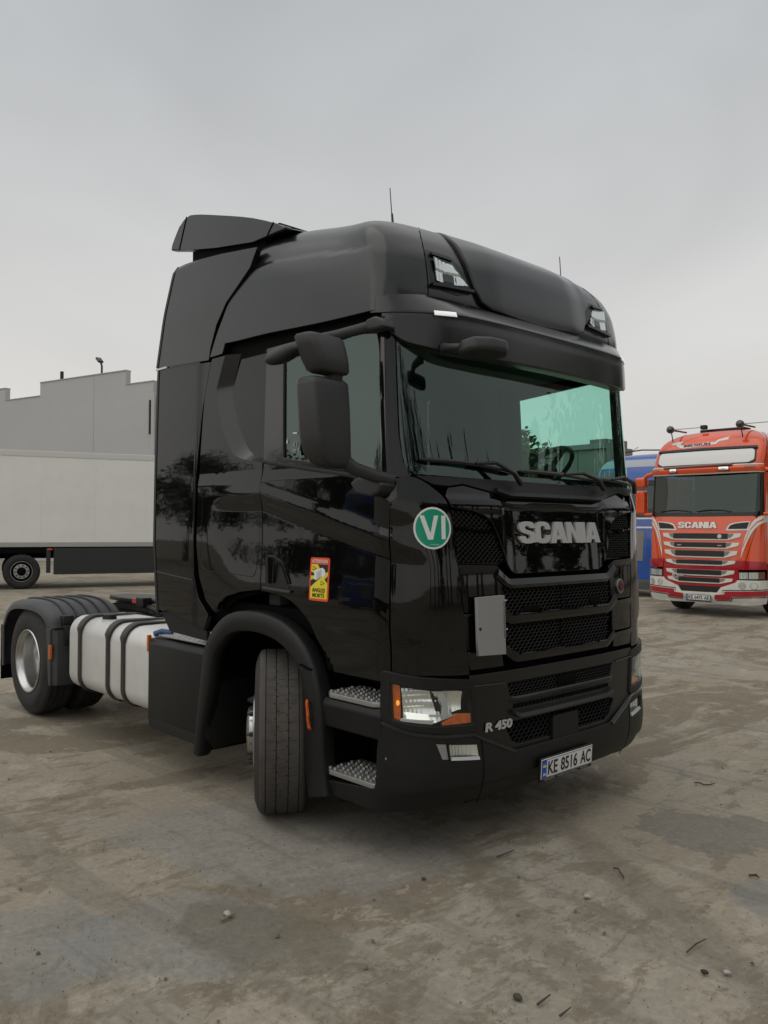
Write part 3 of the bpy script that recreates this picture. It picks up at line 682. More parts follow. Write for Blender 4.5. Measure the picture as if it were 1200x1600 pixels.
rail('bumper_seam',[(-.745,.66),(-.735,.50),(-.73,.30)],[(-.003,0),(-.003,.002),(.003,.002),(.003,0)],SHELL,bump,P=bumP)
rail('bumper_seam',[(.745,.66),(.735,.50),(.73,.30)],[(-.003,0),(-.003,.002),(.003,.002),(.003,0)],SHELL,bump,P=bumP)
for s in (1,-1):
    q=(lambda p:p) if s==1 else mir
    rail('bumper_ridge',q([(-.49,.553),(-.745,.664),(-.79,.690),(-1.0,.702),(-1.16,.726),(-1.325,.775)] if s==1 else [(-.49,.553),(-.745,.664),(-.79,.690),(-1.0,.702),(-1.16,.726),(-1.325,.775)]),[(-.012,-.01),(-.004,.012),(.010,.006),(.014,-.01)],mat('ridge_gloss',(.02,.02,.02),.3,coat=.4),bump,P=bumP,n=40)
    fl=panel('fog_lamp',q([(a,b) for a,b in fog]),CHROME,TR,P=bumP,off=lambda u,z:-.045+.032*min(1,((abs(u)-.86)/.10)**2)+.0015*math.sin(abs(u)*260),g=(.006,.012),th=.01,ch=0)
    panel('lamp_glass',q([(-.955,.652),(-.768,.632),(-.760,.558),(-.945,.578)]),LENS,fl,P=bumP,off=-.004,th=.003,ch=0)
    rail('chrome_trim',q([(-.950,.580),(-.765,.560)]),[(-.008,0),(-.008,.018),(.008,.012),(.008,0)],SILVER,fl,P=bumP,base=-.012)
    rail('lamp_divider',q([(-.958,.575),(-.965,.662)]),[(-.003,0),(-.003,.02),(.003,.02),(.003,0)],TRIM,fl,P=bumP,base=-.012)
    panel('corner_blank',q([(-1.03,.664),(-.972,.657),(-.962,.576),(-1.0,.581),(-1.015,.60)]),mat('silver_blank',(.35,.35,.35),.35,metal=.6),fl,P=bumP,off=-.004,th=.01,ch=.002)
    # headlamp surround, unit and lens
    ho=arc_pts([(-1.335,1.045),(-1.10,1.010),(-.795,.978),(-.765,.70),(-.98,.712),(-1.16,.738),(-1.335,.79)],.03)
    hi=arc_pts([(-1.285,.992),(-1.10,.955),(-.812,.931),(-.790,.737),(-1.0,.748),(-1.15,.765),(-1.272,.793)],.015)
    if s==1: hun=panel('headlamp_surround',q(ho),MATTE,TR,P=bumP,off=.004,holes=[q(hi)],g=(.05,.04),th=.05,ch=.006)
    else: hun=panel('headlamp_surround',q(ho),MATTE,TR,P=bumP,off=.004,holes=[q(hi)],g=(.05,.04),th=.05,ch=.006)
    hl=panel('headlamp',q(hi),TRIM,TR,P=bumP,off=-.05,th=.02,g=(.06,.05))
    panel('indicator_lens',q([(-1.278,.985),(-1.232,.975),(-1.222,.79),(-1.262,.798)]),AMBER,hl,P=bumP,off=-.022,th=.02)
    if s==1: panel('indicator_bulb',q([(-1.240+.008*math.cos(t),.880+.012*math.sin(t)) for t in [i*PI/6 for i in range(12)]]),AMBLIT,hl,P=bumP,off=-.018,th=.004)
    bowl=[(-1.218,.962),(-1.05,.940),(-.90,.932),(-.865,.925),(-.868,.83),(-.95,.800),(-1.05,.772),(-1.205,.79)]
    panel('reflector',q(bowl),CHROME,hl,P=bumP,off=bowlf,g=(.010,.010),th=.012,ch=0)
    panel('reflector_wall',q([(-1.06,.94),(-1.035,.938),(-1.0,.86),(-.985,.80),(-1.02,.80),(-1.03,.86)]),TRIM,hl,P=bumP,off=-.012,th=.02)
    panel('chrome_rib',q([(-1.03,.938),(-.985,.935),(-.955,.85),(-.96,.80),(-.995,.80),(-.99,.86)]),SILVER,hl,P=bumP,off=-.006,th=.02)
    panel('day_light',q([(-1.19,.830),(-1.07,.815),(-1.065,.790),(-1.185,.800)]),DRL,hl,P=bumP,off=-.016,th=.01)
    panel('lower_chrome',q([(-1.222,.79),(-1.05,.768),(-.93,.80),(-.93,.812),(-1.05,.785),(-1.215,.80)]),SILVER,hl,P=bumP,off=-.008,th=.02)
    panel('corner_marker',q([(-.985,.768),(-.90,.805),(-.805,.800),(-.795,.752),(-.985,.756)]),AMBER,hl,P=bumP,off=-.012,th=.02)
    panel('headlamp_glass',q(hi),LENS,hl,P=bumP,off=-.002,th=.004,ch=0,g=(.05,.05))
    # step well
    x0,x1=-.795,-.30; y=-1.225*s
    def B(n,a,b,m,bev=.005,par=TR): return box(n,(a[0],min(a[1],b[1]),a[2]),(b[0],max(a[1],b[1]),b[2]),m,par,bev)
    well=B('step_well',(x0,-.86*s,.30),(-.22,-.84*s,1.02),SHELL,0)
    B('well_side',(-.31,-1.19*s,.36),(-.29,-.86*s,1.0),DARKP,.002,well); B('well_floor',(x0,-1.2*s,.33),(-.30,-.86*s,.355),DARKP,.002,well)
    for zt,w in ((.868,0),(.435,0)):
        stp=prism('step_tread',[(x0+.01,-.95*s),(x0+.01,-1.20*s),(x0+.06,-1.235*s),(x1-.08,-1.235*s),(x1-.02,-1.19*s),(x1-.02,-.95*s)],2,zt-.030,zt,ALU,TR,bev=.006)
        bm=bmesh.new()
        for i in range(10):
            for j in range(6):
                xx=x0+.045+i*.043+(j%2)*.02; yy=-(1.21-j*.04)*s
                if xx<x1-.03: bmesh.ops.create_cone(bm,cap_ends=(i+j)%3>0,segments=5 if (i+j)%2 else 4,radius1=random.uniform(.010,.0135),radius2=random.uniform(.006,.009),depth=.012,matrix=Matrix.Translation((xx+random.uniform(-.002,.002),yy,zt+.005))@Matrix.Rotation(random.uniform(0,3),4,'Z'))
        tag(fin('tread_teeth',bm,mat('worn_teeth',(.30,.30,.29),.5,metal=.6),stp),kind='stuff')
    prism('step_riser',[(-1.235*s,.675),(-1.245*s,.80),(-1.225*s,.835),(-1.19*s,.835),(-1.19*s,.66)],0,x0+.0,-.30,MATTE,TR,bev=.01)
    # mudguard: lip swept round the arch, front apron and inner liner
    lip=resample(catm(ARC,3),44); V=[];F=[]
    ctr=(-1.47,.30)
    for i,(x,z) in enumerate(lip):
        a=lip[max(i-1,0)];b=lip[min(i+1,43)]; d=Vector((b[0]-a[0],b[1]-a[1])).normalized(); nn=Vector((-d.y,d.x))
        if nn.dot(Vector((x-ctr[0],z-ctr[1])))<0: nn=-nn
        wdt=.13-.045*sst(.85,.35,z) if x<-1.5 else .13 if x<-1.0 else .13+.035*sst(1.05,.75,z)
        for (r,yy) in ((-.03,-1.15),(-.0,-1.17),(.0,-1.235),(-.005,-1.256),(-.018,-1.267),(-wdt+.010,-1.267),(-wdt,-1.258),(-wdt-.004,-1.20),(-wdt+.03,-1.15)):
            V.append((x+nn.x*r,yy*s,z+nn.y*r))
    for i in range(43):
        for j in range(8): F.append((i*9+j,i*9+9+j,i*9+10+j,i*9+1+j))
    F.append(tuple(range(9))); F.append(tuple(range(43*9,44*9))[::-1])
    fe=raw('mudguard',V,F,MATTE,TR,True,50)
    V=[];F=[]
    for i,(x,z) in enumerate(lip):
        d=Vector((x-ctr[0],z-ctr[1])).normalized()
        for yy in (-1.19,-.55): V.append((x-d.x*.05,yy*s,z-d.y*.05))
    for i in range(43): F.append((2*i,2*i+1,2*i+3,2*i+2))
    raw('arch_liner',V,F,SHELL,fe,True,60)
    box('inner_wheel_wall',(-2.2,min(-.56*s,-.54*s),.35),(-.6,max(-.56*s,-.54*s),1.25),SHELL,fe,0)
    if s==1:
        bm=bmesh.new(); tube_bm(bm,[(-.905,-1.262,.80),(-.875,-1.286,.79),(-.862,-1.29,.72),(-.857,-1.286,.655),(-.862,-1.27,.645)],.010,6); fin('side_marker',bm,AMBER,fe)
        rail('mudguard_seam',[(ux(-.95),1.005),(ux(-.86),.985)],[(-.003,0),(-.003,.06),(.003,.06),(.003,0)],SHELL,fe)
# mudguard-to-fairing bracket seen in the gap
prism('bracket',[(-2.06,1.00),(-1.98,1.18),(-1.93,1.19),(-1.97,1.05),(-2.02,.98)],1,-1.16,-1.12,mat('bracket_pale',(.40,.40,.39),.5),TR,.004)
# stickers
def disc(u,z,r,n=28): return [(u+r*math.cos(2*PI*i/n),z+r*math.sin(2*PI*i/n)) for i in range(n)]
so=lambda u,z:swage(u,z)+.012*math.exp(-((z-1.95)/.12)**2)
st=panel('class_sticker',disc(-1.035,1.800,.112),WHITEP,TR,off=lambda u,z:so(u,z)+.003,g=(.04,.04),th=.001,ch=0)
panel('sticker_field',disc(-1.035,1.800,.101),GREENS,st,off=lambda u,z:so(u,z)+.0042,g=(.04,.04),th=.001,ch=0)
def polyp(n,pts,u,z,m,par,o,P=cabP): return panel(n,[(u+a,z+b) for a,b in pts],m,par,off=o,th=.0008,ch=0,g=(.05,.05),P=P)
o3=lambda u,z:so(u,z)+.0054
polyp('numeral',[(-.076,.064),(-.050,.064),(-.014,-.030),(.008,.064),(.034,.064),(0,-.064),(-.029,-.064)],-1.037,1.803,WHITEP,st,o3)
polyp('numeral',[(.052,.064),(.077,.064),(.077,-.062),(.052,-.062)],-1.037,1.803,WHITEP,st,o3)
V,F=text_mesh('o midland',.007,.05); solid_text('small_print','',lambda x,y,d:S_at(cabP,o3(-1.03,1.71)+d,-1.030+x,1.7135+y),1,WHITEP,st,depth=.0006,VF=(V,F))
U,Z=-1.872,1.502
s1=panel('warning_sticker',arc_pts([(U-.089,Z+.125),(U+.089,Z+.125),(U+.089,Z-.125),(U-.089,Z-.125)],.016),REDP,TR,off=lambda u,z:swage(u,z)+.003,g=(.05,.04),th=.001,ch=0)
of=lambda e:(lambda u,z:swage(u,z)+e)
panel('sticker_field',arc_pts([(U-.076,Z+.085),(U+.076,Z+.085),(U+.076,Z-.112),(U-.076,Z-.112)],.005),YEL,s1,off=of(.0042),g=(.05,.04),th=.0008,ch=0)
sp_=[[(-.015,.085),(.076,.085),(.076,.045),(.03,.03)],[(-.076,.042),(-.03,.03),(-.03,.02),(-.076,.02)],[(-.076,-.045),(-.076,-.008),(.0,.02),(.012,.01)],[(.05,.0),(.076,.02),(.076,-.02)]]
for p_ in sp_: polyp('black_wedge',p_,U,Z,BLACKP,s1,of(.0052))
polyp('lorry_figure',[(-.045,-.002),(-.045,.045),(-.022,.055),(.028,.068),(.050,.055),(.058,.030),(.045,.012),(.02,.018),(-.02,-.005)],U,Z,WHITEP,s1,of(.0062))
polyp('lorry_side',[(-.022,.0),(-.022,.04),(.02,.058),(.02,.022)],U,Z,mat('print_grey',(.45,.46,.47),.4),s1,of(.0070))
for a,b in ((-.045,.062),(.035,-.022)):
    polyp('triangle_mark',[(a-.018,b-.012),(a-.018,b+.014),(a+.020,b+.0)],U,Z,BLACKP,s1,of(.0058)); polyp('triangle_field',[(a-.014,b-.007),(a-.014,b+.009),(a+.012,b+.0)],U,Z,YEL,s1,of(.0066))
for tx,h,w,zz,mm in (('ATTENTION',.020,.140,.104,WHITEP),('ANGLES',.024,.118,-.063,BLACKP),('MORTS',.024,.108,-.093,BLACKP)):
    V,F=text_mesh(tx,h,w,bold=.02); solid_text('sticker_words','',lambda x,y,d:S_at(cabP,swage(U+x,Z+zz)+.0052+d,U+x,Z+zz+y),1,mm,s1,depth=.0006,VF=(V,F))
# glazing marks low on the side window
for pts in ([(-2.235,2.318),(-2.222,2.318),(-2.2285,2.345)],[(-2.17,2.372),(-2.13,2.368),(-2.13,2.376),(-2.17,2.380)]):
    panel('glass_mark',pts,WHITEP,dr if False else TR,off=-.018,th=.001,ch=0)
V,F=text_mesh('AT',.030,.05); solid_text('glass_mark','',lambda x,y,d:S_at(cabP,-.021+d,-2.15+x,2.305+y),1,mat('print_dim',(.3,.32,.3),.4),TR,depth=.0006,VF=(V,F))
V,F=text_mesh('IM',.022,.06); solid_text('glass_mark','',lambda x,y,d:S_at(cabP,-.021+d,-2.14+x,2.268+y),1,mat('print_dim',(.3,.32,.3),.4),TR,depth=.0006,VF=(V,F))
# number plate
def plate(parent,zc,txt,x,tilt=.06,small=None,yc=0.):
    M=Matrix.Translation((x,yc,zc))@Matrix.Rotation(tilt,4,'Y')
    hold=box('plate_holder',(-.012,-.268,-.078),(0,.268,.064),TRIM,parent,.004,M)
    pl=box('number_plate',(0,-.260,-.057),(.006,.260,.057),PLATEW,parent,.003,M)
    mp=lambda x0,z0:(lambda a,b,d: M@Vector((.0065+d,x0+a,z0+b)))
    for (a,b,c,d) in ((-.258,.258,.050,.053),(-.258,.258,-.053,-.050),(-.258,-.2555,-.053,.053),(.2555,.258,-.053,.053)):
        box('border_line',(.006,a,c),(.0068,b,d),BLACKP,pl,0,M)
    box('country_band',(.006,-.254,-.050),(.0070,-.212,.050),BLUEP,pl,0,M)
    box('flag_stripe',(.007,-.248,.010),(.0074,-.218,.020),YEL,pl,0,M)
    box('flag_stripe',(.007,-.248,.020),(.0074,-.218,.030),mat('flag_blue',(.05,.22,.6),.4),pl,0,M)
    V,F=text_mesh('UA',.018,.026,bold=.02); solid_text('country_letters','',mp(-.2325,-.030),1,WHITEP,pl,depth=.001,VF=(V,F))
    x0=-.198; 
    for part_,w in txt:
        V,F=text_mesh(part_,.078,w,bold=.018); solid_text('plate_characters','',mp(x0+w/2,0),1,BLACKP,pl,depth=.001,VF=(V,F)); x0+=w+.034
    if small:
        V,F=text_mesh(small,.009,.44,bold=.01); solid_text('holder_print','',lambda a,b,d: M@Vector((.001+d,a,-.068+b)),1,mat('holder_white',(.4,.4,.4),.5),hold,depth=.001,VF=(V,F))
plate(TR,.416,(('KE',.093),('8516',.168),('AC',.108)),.040,small='autopark    trucks and trailers    service',yc=-.042)
# antennas
bm=bmesh.new(); tube_bm(bm,[(-.875,-.62,3.70),(-.885,-.62,3.80),(-.888,-.62,3.80),(-.905,-.62,3.97)],[.009,.007,.0035,.003],6); fin('aerial',bm,TRIM,TR)
bm=bmesh.new(); tube_bm(bm,[(-.55,.75,3.52),(-.56,.75,3.62),(-.57,.75,3.76)],[.008,.0035,.003],6); fin('aerial',bm,TRIM,TR)
# spoiler on the roof
def spo():
    side=catm([(-2.80,3.905),(-2.70,4.02),(-2.60,4.095),(-2.45,4.085),(-2.13,3.995),(-1.70,3.86),(-1.34,3.715)],3)
    low=[(-1.34,3.69),(-1.70,3.70),(-2.15,3.77),(-2.56,3.85)]
    return side+low
M=empty  # keep name short-lived
spl=prism('roof_deflector',spo(),1,-1.125,-1.06,SATIN,TR,bev=.02,seg=3)
prism('deflector_wing',spo(),1,1.06,1.125,SATIN,spl,bev=.02,seg=3)
V=[];F=[]; top=catm([(-2.62,4.08),(-2.45,4.075),(-2.13,3.985),(-1.70,3.85),(-1.34,3.705)],4); K=20
for i in range(K+1):
    y=-1.07+2.14*i/K; c=.05*(1-(y/1.07)**2)
    for x,z in top: V.append((x-.12*(1-(y/1.07)**2)*0,y,z+c))
    for x,z in top: V.append((x,y,z+c-.03))
n=len(top)
for i in range(K):
    for j in range(n-1):
        a=i*2*n+j; F.append((a,a+1,a+1+2*n,a+2*n)); a+=n; F.append((a,a+1,a+1+2*n,a+2*n)[::-1])
raw('deflector_top',V,F,SATIN,spl,True,60)
rl_=lambda pts,m,nm: None
for pts in ([(-2.56,4.10),(-2.665,3.875)],[(-1.46,3.77),(-1.53,3.70)]):
    tube('deflector_seam',[(a,-1.127,b) for a,b in pts],.004,SHELL,spl,6)
box('deflector_base',(-2.55,-1.05,3.64),(-1.5,1.05,3.80),SHELL,TR,.01)
prism('deflector_bracket',[(-2.53,3.72),(-2.53,3.84),(-1.6,3.70),(-1.6,3.66)],1,-1.09,-1.06,SHELL,TR,.003)
# ---- wheels
def tyre_prof(w,R=.507,ri=.292,grooves=(),gd=.008,gw=.0035):
    h=w/2; p=[(ri,-h+.02),(ri+.015,-h+.006),(ri+.05,-h-.004),(ri+.10,-h-.008),(ri+.14,-h-.004),(ri+.145,-h+.000),(ri+.18,-h+.010),(R-.014,-h+.022),(R-.004,-h+.032)]
    q=[(R+.000,-h+.045)]
    for g in grooves: q+=[(R+.003,g-gw),(R-gd,g-gw*.6),(R-gd,g+gw*.6),(R+.003,g+gw)]
    q+=[(R+.000,h-.045)]
    return p+q+[(r,-y) for r,y in p[::-1]]
RIMM=mat('polished_rim',(.50,.50,.49),.30,metal=1.)
STRIM=mat('grey_steel_rim',(.33,.33,.32),.45,metal=.5,dust=.4)
def nuts(name,par,r,y,n,M,rr=.016,dep=.03,m=None,stem=True):
    bm=bmesh.new()
    for k in range(n):
        a=2*PI*k/n+.1; T=M@Matrix.Translation((r*math.cos(a),y,r*math.sin(a)))@Matrix.Rotation(PI/2,4,'X')
        bmesh.ops.create_cone(bm,cap_ends=True,segments=6,radius1=rr,radius2=rr*.9,depth=dep,matrix=T)
        if stem: bmesh.ops.create_cone(bm,cap_ends=True,segments=8,radius1=rr*.55,radius2=rr*.4,depth=dep*1.9,matrix=T)
    return tag(fin(name,bm,m or STEEL,par),kind='stuff')
def front_wheel(par,M,side=1,treadm=None,name='front_wheel'):
    """outer face towards local -y (side=1)"""
    s=1 if side==1 else -1
    S_=M@Matrix.Diagonal((1,s,1,1))
    w=lathe(name,tyre_prof(.315,grooves=(-.098,-.036,.036,.098)),TREADM if treadm is None else treadm,par,96,S_,ang=60)
    tm=w.data; tm.materials.append(RUB)
    Mi=S_.inverted()
    for p in tm.polygons:
        c=Mi@p.center; r=math.hypot(c.x,c.z)
        if r<.492: p.material_index=1
    # sipes: small dark slots cut across the ribs
    V=[];F=[]
    for row,off in ((-.036,.014),(.036,.014),(-.067,.0),(.067,0),(0,0)):
        nn=72 if off else 36
        for k in range(nn):
            a=2*PI*(k+.5*(row>0))/nn; ln=.008 if off else .013; sh=(off*.5)*(1 if k%2 else -1)
            r=.5105; hw=.0032/r if off else .0011/r
            if not off: continue
            b=len(V)
            for da,dy in ((-hw,-ln),(hw,-ln),(hw,ln),(-hw,ln)):
                V.append(S_@Vector((r*math.cos(a+da),row+sh+dy,r*math.sin(a+da))))
            F.append((b,b+1,b+2,b+3))
    for row in (-.067,0,.067):
        for k in range(60):
            a=2*PI*k/60; r=.5107
            b=len(V)
            for da,dy in ((-.0016,-.024),(.0016,-.024),(.004,.024),(.001,.024)):
                V.append(S_@Vector((r*math.cos(a+da),row+dy,r*math.sin(a+da))))
            F.append((b,b+1,b+2,b+3))
    tag(raw('tread_sipes',V,F,mat('sipe_dark',(.012,.011,.010),.9),w),kind='stuff')
    rim=lathe('rim',[(.300,-.135),(.298,-.152),(.288,-.156),(.280,-.135),(.262,-.120),(.258,-.09),(.262,-.10),(.245,-.140),(.232,-.165),(.222,-.175),(.170,-.180),(.150,-.182),(.148,-.20),(.120,-.215),(.05,-.222),(0,-.222)],RIMM,w,64,S_,ang=30)
    nuts('wheel_nut',w,.200,-.182,10,S_,.015,.035)
    lathe('rim_back',[(.27,.1),(.25,.0),(.2,-.02),(0,-.02)],STEEL,w,32,S_)
    return w
Mf=Matrix.Translation((-1.435,-1.055,.507))@Matrix.Rotation(rad(-35.5),4,'Z')
front_wheel(TR,Mf,1)
front_wheel(TR,Matrix.Translation((-1.42,1.05,.507))@Matrix.Rotation(rad(-31),4,'Z'),-1)
def dual_wheel(par,x,s):
    S_=Matrix.Translation((x,0,.507))@Matrix.Diagonal((1,s,1,1))
    T=lambda y:S_@Matrix.Translation((0,y,0))
    w=lathe('rear_wheel',tyre_prof(.29,grooves=(-.09,-.03,.03,.09)),RUB,par,72,T(-1.095),ang=60)
    lathe('inner_tyre',tyre_prof(.29,grooves=(-.09,-.03,.03,.09)),RUB,w,48,T(-.755),ang=60)
    lathe('rim',[(.296,-1.225),(.303,-1.238),(.296,-1.246),(.286,-1.243),(.281,-1.228),(.272,-1.215),(.262,-1.205),(.257,-1.17),(.256,-1.10),(.246,-1.055),(.225,-1.025),(.195,-1.01),(.160,-1.005),(.145,-1.0),(.142,-1.0),(0,-1.0)],RIMM,w,96,S_,ang=50)
    lathe('hub',[(.140,-1.0),(.138,-1.07),(.128,-1.085),(.06,-1.09),(0,-1.09)],STRIM,w,48,S_,ang=40)
    nuts('wheel_nut',w,.168,-1.03,10,S_,.016,.05)
    return w
dual_wheel(TR,-5.28,1); dual_wheel(TR,-5.28,-1)

# ---- rear mudguards over the double wheels
MG=mat('grey_mudguard',(.032,.034,.038),.5,var=.12,bump=.1,bscale=200,dust=.25)
for s in (1,-1):
    pr=[(-5.93,.40),(-5.93,.80)]+catm([(-5.93,.80),(-5.80,.98),(-5.60,1.07),(-5.25,1.095),(-4.92,1.075),(-4.71,.985),(-4.65,.86)],4)[1:]
    V=[];F=[]; cols=[(-.56,-.03),(-.60,0),(-1.20,.0),(-1.245,-.012),(-1.27,-.045),(-1.275,-.09),(-1.262,-.092),(-1.25,-.06),(-1.22,-.03),(-.60,-.03)]
    c=(-5.28,.5); n=len(cols)
    for i,(x,z) in enumerate(pr):
        a=pr[max(i-1,0)];b=pr[min(i+1,len(pr)-1)]; d=Vector((b[0]-a[0],b[1]-a[1])).normalized(); nn=Vector((-d.y,d.x))
        if nn.dot(Vector((x-c[0],z-c[1])))<0: nn=-nn
        for y,o in cols: V.append((x+nn.x*o,y*s,z+nn.y*o))
    for i in range(len(pr)-1):
        for j in range(n-1): F.append((i*n+j,i*n+n+j,i*n+n+j+1,i*n+j+1))
    F.append(tuple(range(n))); F.append(tuple(range((len(pr)-1)*n,len(pr)*n))[::-1])
    mg=raw('rear_mudguard',V,F,MG,TR,True,50)
    prism('front_shield',[(-4.65,-1.262*s),(-4.59,-1.235*s),(-4.59,-.60*s),(-4.65,-.60*s)],2,.36,.875,MG,mg,bev=.012)
    prism('shield_flange',[(-4.75,.87),(-4.65,.87),(-4.635,.36),(-4.68,.36)],1,*sorted((-1.275*s,-1.25*s)),MG,mg,bev=.004)
    box('mud_flap',(-5.95,min(-1.26*s,-.6*s),.25),(-5.935,max(-1.26*s,-.6*s),.80),SHELL,mg,.004)
    for k in range(5):
        y=(-1.12+.115*k)*s
        pts=[(x,y,z+.006) for x,z in pr[8:-3]]
        tube('rib',pts,[.004]+[.012]*(len(pts)-2)+[.014],DARKP,mg,8)
    for y in (-1.12,-.74):
        bm=bmesh.new(); yy=y*s
        bx(bm,(-4.695,yy-.05,.90),(-4.61,yy+.05,.985),.006,2,None); bx(bm,(-4.62,yy-.055,.72),(-4.575,yy+.055,.90),.008,2,None)
        fin('clamp',bm,DARKP,mg)
    box('clamp_seam',(-4.645,min(-1.26*s,-.6*s),.868),(-4.582,max(-1.26*s,-.6*s),.875),SHELL,mg,0)
    if s==1:
        box('side_marker',(-4.650,-1.290,.60),(-4.620,-1.262,.73),AMBER,mg,.006)
box('brace',(-4.64,-1.13,.62),(-4.50,-.95,.80),MG,TR,.02)

# ---- tank, straps, cap
def rrect(y0,y1,z0,z1,r,n=6):
    out=[]
    for cx,cz,a0 in ((y1-r,z1-r,0),(y0+r,z1-r,90),(y0+r,z0+r,180),(y1-r,z0+r,270)):
        for k in range(n+1):
            a=rad(a0+90*k/n); out.append((cx+r*math.cos(a),cz+r*math.sin(a)))
    return out
def tankbody(x0,x1,s,rr=.05):
    V=[];F=[]; secs=[(x0,.10),(x0+.012,.045),(x0+.035,.016),(x0+.07,0),(x1-.07,0),(x1-.035,.016),(x1-.012,.045),(x1,.10)]
    for x,ins in secs:
        for y,z in rrect(-1.235+ins,-.60-ins,.385+ins,1.015-ins,.14-ins*.2): V.append((x,y*s,z))
    n=len(rrect(0,1,0,1,.1))
    for i in range(len(secs)-1):
        for k in range(n): F.append((i*n+k,(i+1)*n+k,(i+1)*n+(k+1)%n,i*n+(k+1)%n))
    F.append(tuple(range(n))); F.append(tuple(range((len(secs)-1)*n,len(secs)*n))[::-1])
    return V,F
STRAP=mat('strap_rubber',(.022,.020,.017),.5,dust=.2)
for s,x0,x1,st_ in ((1,-4.38,-2.84,(-4.085,-3.545,-3.275)),(-1,-4.30,-2.9,(-4.0,-3.3))):
    V,F=tankbody(x0,x1,s); tk=raw('fuel_tank',V,F,TANK,TR,True,50)
    for xs in st_:
        ring=rrect(-1.242,-.595,.378,1.022,.145)
        V=[];F=[];n=len(ring)
        for i,(y,z) in enumerate(ring):
            t=1. 
            w=.030 if not (abs(z-.98)<.09 and y<-1.0) else .040
            e=.010 if w<.035 else .024
            cy,cz=-.92,.715; d=Vector((y-cy,z-cz)).normalized()
            for dx,o in ((-w,0),(-w,e*.6),(-w*.7,e),(w*.7,e),(w,e*.6),(w,0)): V.append((xs+dx,(y+d.x*o)*s,z+d.y*o))
        for i in range(n):
            for j in range(5): a=i*6+j; b=((i+1)%n)*6+j; F.append((a,b,b+1,a+1))
        raw('tank_strap',V,F,STRAP,tk,True,50)
    if s==1:
        bm=bmesh.new(); bmesh.ops.create_cone(bm,cap_ends=True,segments=28,radius1=.060,radius2=.055,depth=.045,matrix=Matrix.Translation((-3.82,-1.10,1.035)))
        bmesh.ops.bevel(bm,geom=[e for e in bm.edges],offset=.008,segments=2,affect='EDGES'); fin('filler_cap',bm,DARKP,tk)
        bm=bmesh.new(); bmesh.ops.create_cone(bm,cap_ends=True,segments=28,radius1=.068,radius2=.064,depth=.03,matrix=Matrix.Translation((-3.82,-1.10,1.005))); fin('filler_neck',bm,TANK,tk)
        prism('tank_label',[(-3.36,-.95),(-3.20,-.95),(-3.20,-.88),(-3.36,-.88)],2,1.0155,1.0165,mat('label_pale',(.5,.55,.12),.5),tk)
# side box with tread-plate top
bm=bmesh.new(); prism_bm(bm,[(-1.235,.36),(-1.235,.93),(-1.20,.965),(-.70,.985),(-.70,.30),(-1.16,.28)],0,-2.88,-2.055,.012,2); sbx=fin('side_cover',bm,MATTE,TR)
prism('cover_foot',[(-1.225,.30),(-1.238,.37),(-1.18,.37),(-1.18,.27)],0,-2.87,-2.15,DARKP,sbx,bev=.005)
ck=prism('checker_plate',[(-2.80,-1.19),(-2.06,-1.19),(-2.06,-.72),(-2.80,-.72)],2,.982,.994,GALV,TR,.002)
V=[];F=[]
for i in range(22):
    for j in range(14):
        x=-2.78+i*.034; y=-1.17+j*.034; a=PI/4 if (i+j)%2 else -PI/4; c_,s_=math.cos(a),math.sin(a); b=len(V)
        for dx,dy,dz in ((-.013,0,0),(0,-.004,0),(.013,0,0),(0,.004,0),(-.008,0,.003),(.008,0,.003)):
            V.append((x+dx*c_-dy*s_,y+dx*s_+dy*c_,.994+dz))
        F+= [(b,b+1,b+5,b+4),(b+1,b+2,b+5),(b+2,b+3,b+4,b+5),(b+3,b,b+4)]
tag(raw('checker_pattern',V,F,GALV,ck),kind='stuff')
box('side_marker',(-2.905,-1.235,.86),(-2.88,-1.205,.985),AMBER,TR,.005)
tube('air_coupling',[(-2.87,-1.19,.99),(-2.83,-1.15,1.01),(-2.76,-1.1,1.0)],.022,mat('blue_hose',(.03,.08,.2),.5),TR)

# ---- chassis, fifth wheel, lines behind the cab
for s in (1,-1):
    prism('frame_rail',[(-6.1,.72),(-6.1,.98),(-.35,.90),(-.35,.66)],1,*sorted((.34*s,.42*s)),STEEL,TR,.004)
for x in (-6.05,-4.3,-3.2,-2.2,-.6): box('cross_member',(x-.05,-.34,.72),(x+.05,.34,.90),STEEL,TR,.004)
fw=prism('fifth_wheel',[(-5.35,-.20),(-5.28,-.42),(-4.95,-.47),(-4.62,-.46),(-4.5,-.35),(-4.46,0),(-4.5,.35),(-4.62,.46),(-4.95,.47),(-5.28,.42),(-5.35,.20),(-5.1,.07),(-4.98,.05),(-4.98,-.05),(-5.1,-.07)],2,1.055,1.10,mat('greased_plate',(.010,.009,.008),.38,spec=.4,var=.3,vscale=12),TR,.01)
for s in (1,-1): prism('fifth_wheel_mount',[(-5.3,.98),(-4.4,.98),(-4.6,1.07),(-5.05,1.07)],1,*sorted((.30*s,.42*s)),STEEL,fw,.005)
box('warning_label',(-4.62,-.50,1.065),(-4.45,-.47,1.110),mat('label_red',(.45,.05,.05),.5),fw,.002)
tube('release_handle',[(-4.95,-.47,1.04),(-5.0,-.85,1.02)],.008,STEEL,fw)
box('deck_plate',(-4.35,-.40,.985),(-2.9,.40,1.0),STEEL,TR,.003)
box('axle',(-5.29,-.6,.42),(-5.13,.6,.58),STEEL,TR,.03); box('steer_axle',(-1.53,-.8,.36),(-1.39,.8,.48),STEEL,TR,.02)
bm=bmesh.new(); bmesh.ops.create_uvsphere(bm,u_segments=20,v_segments=12,radius=.24,matrix=Matrix.Translation((-5.21,0,.5))); fin('differential',bm,STEEL,TR)
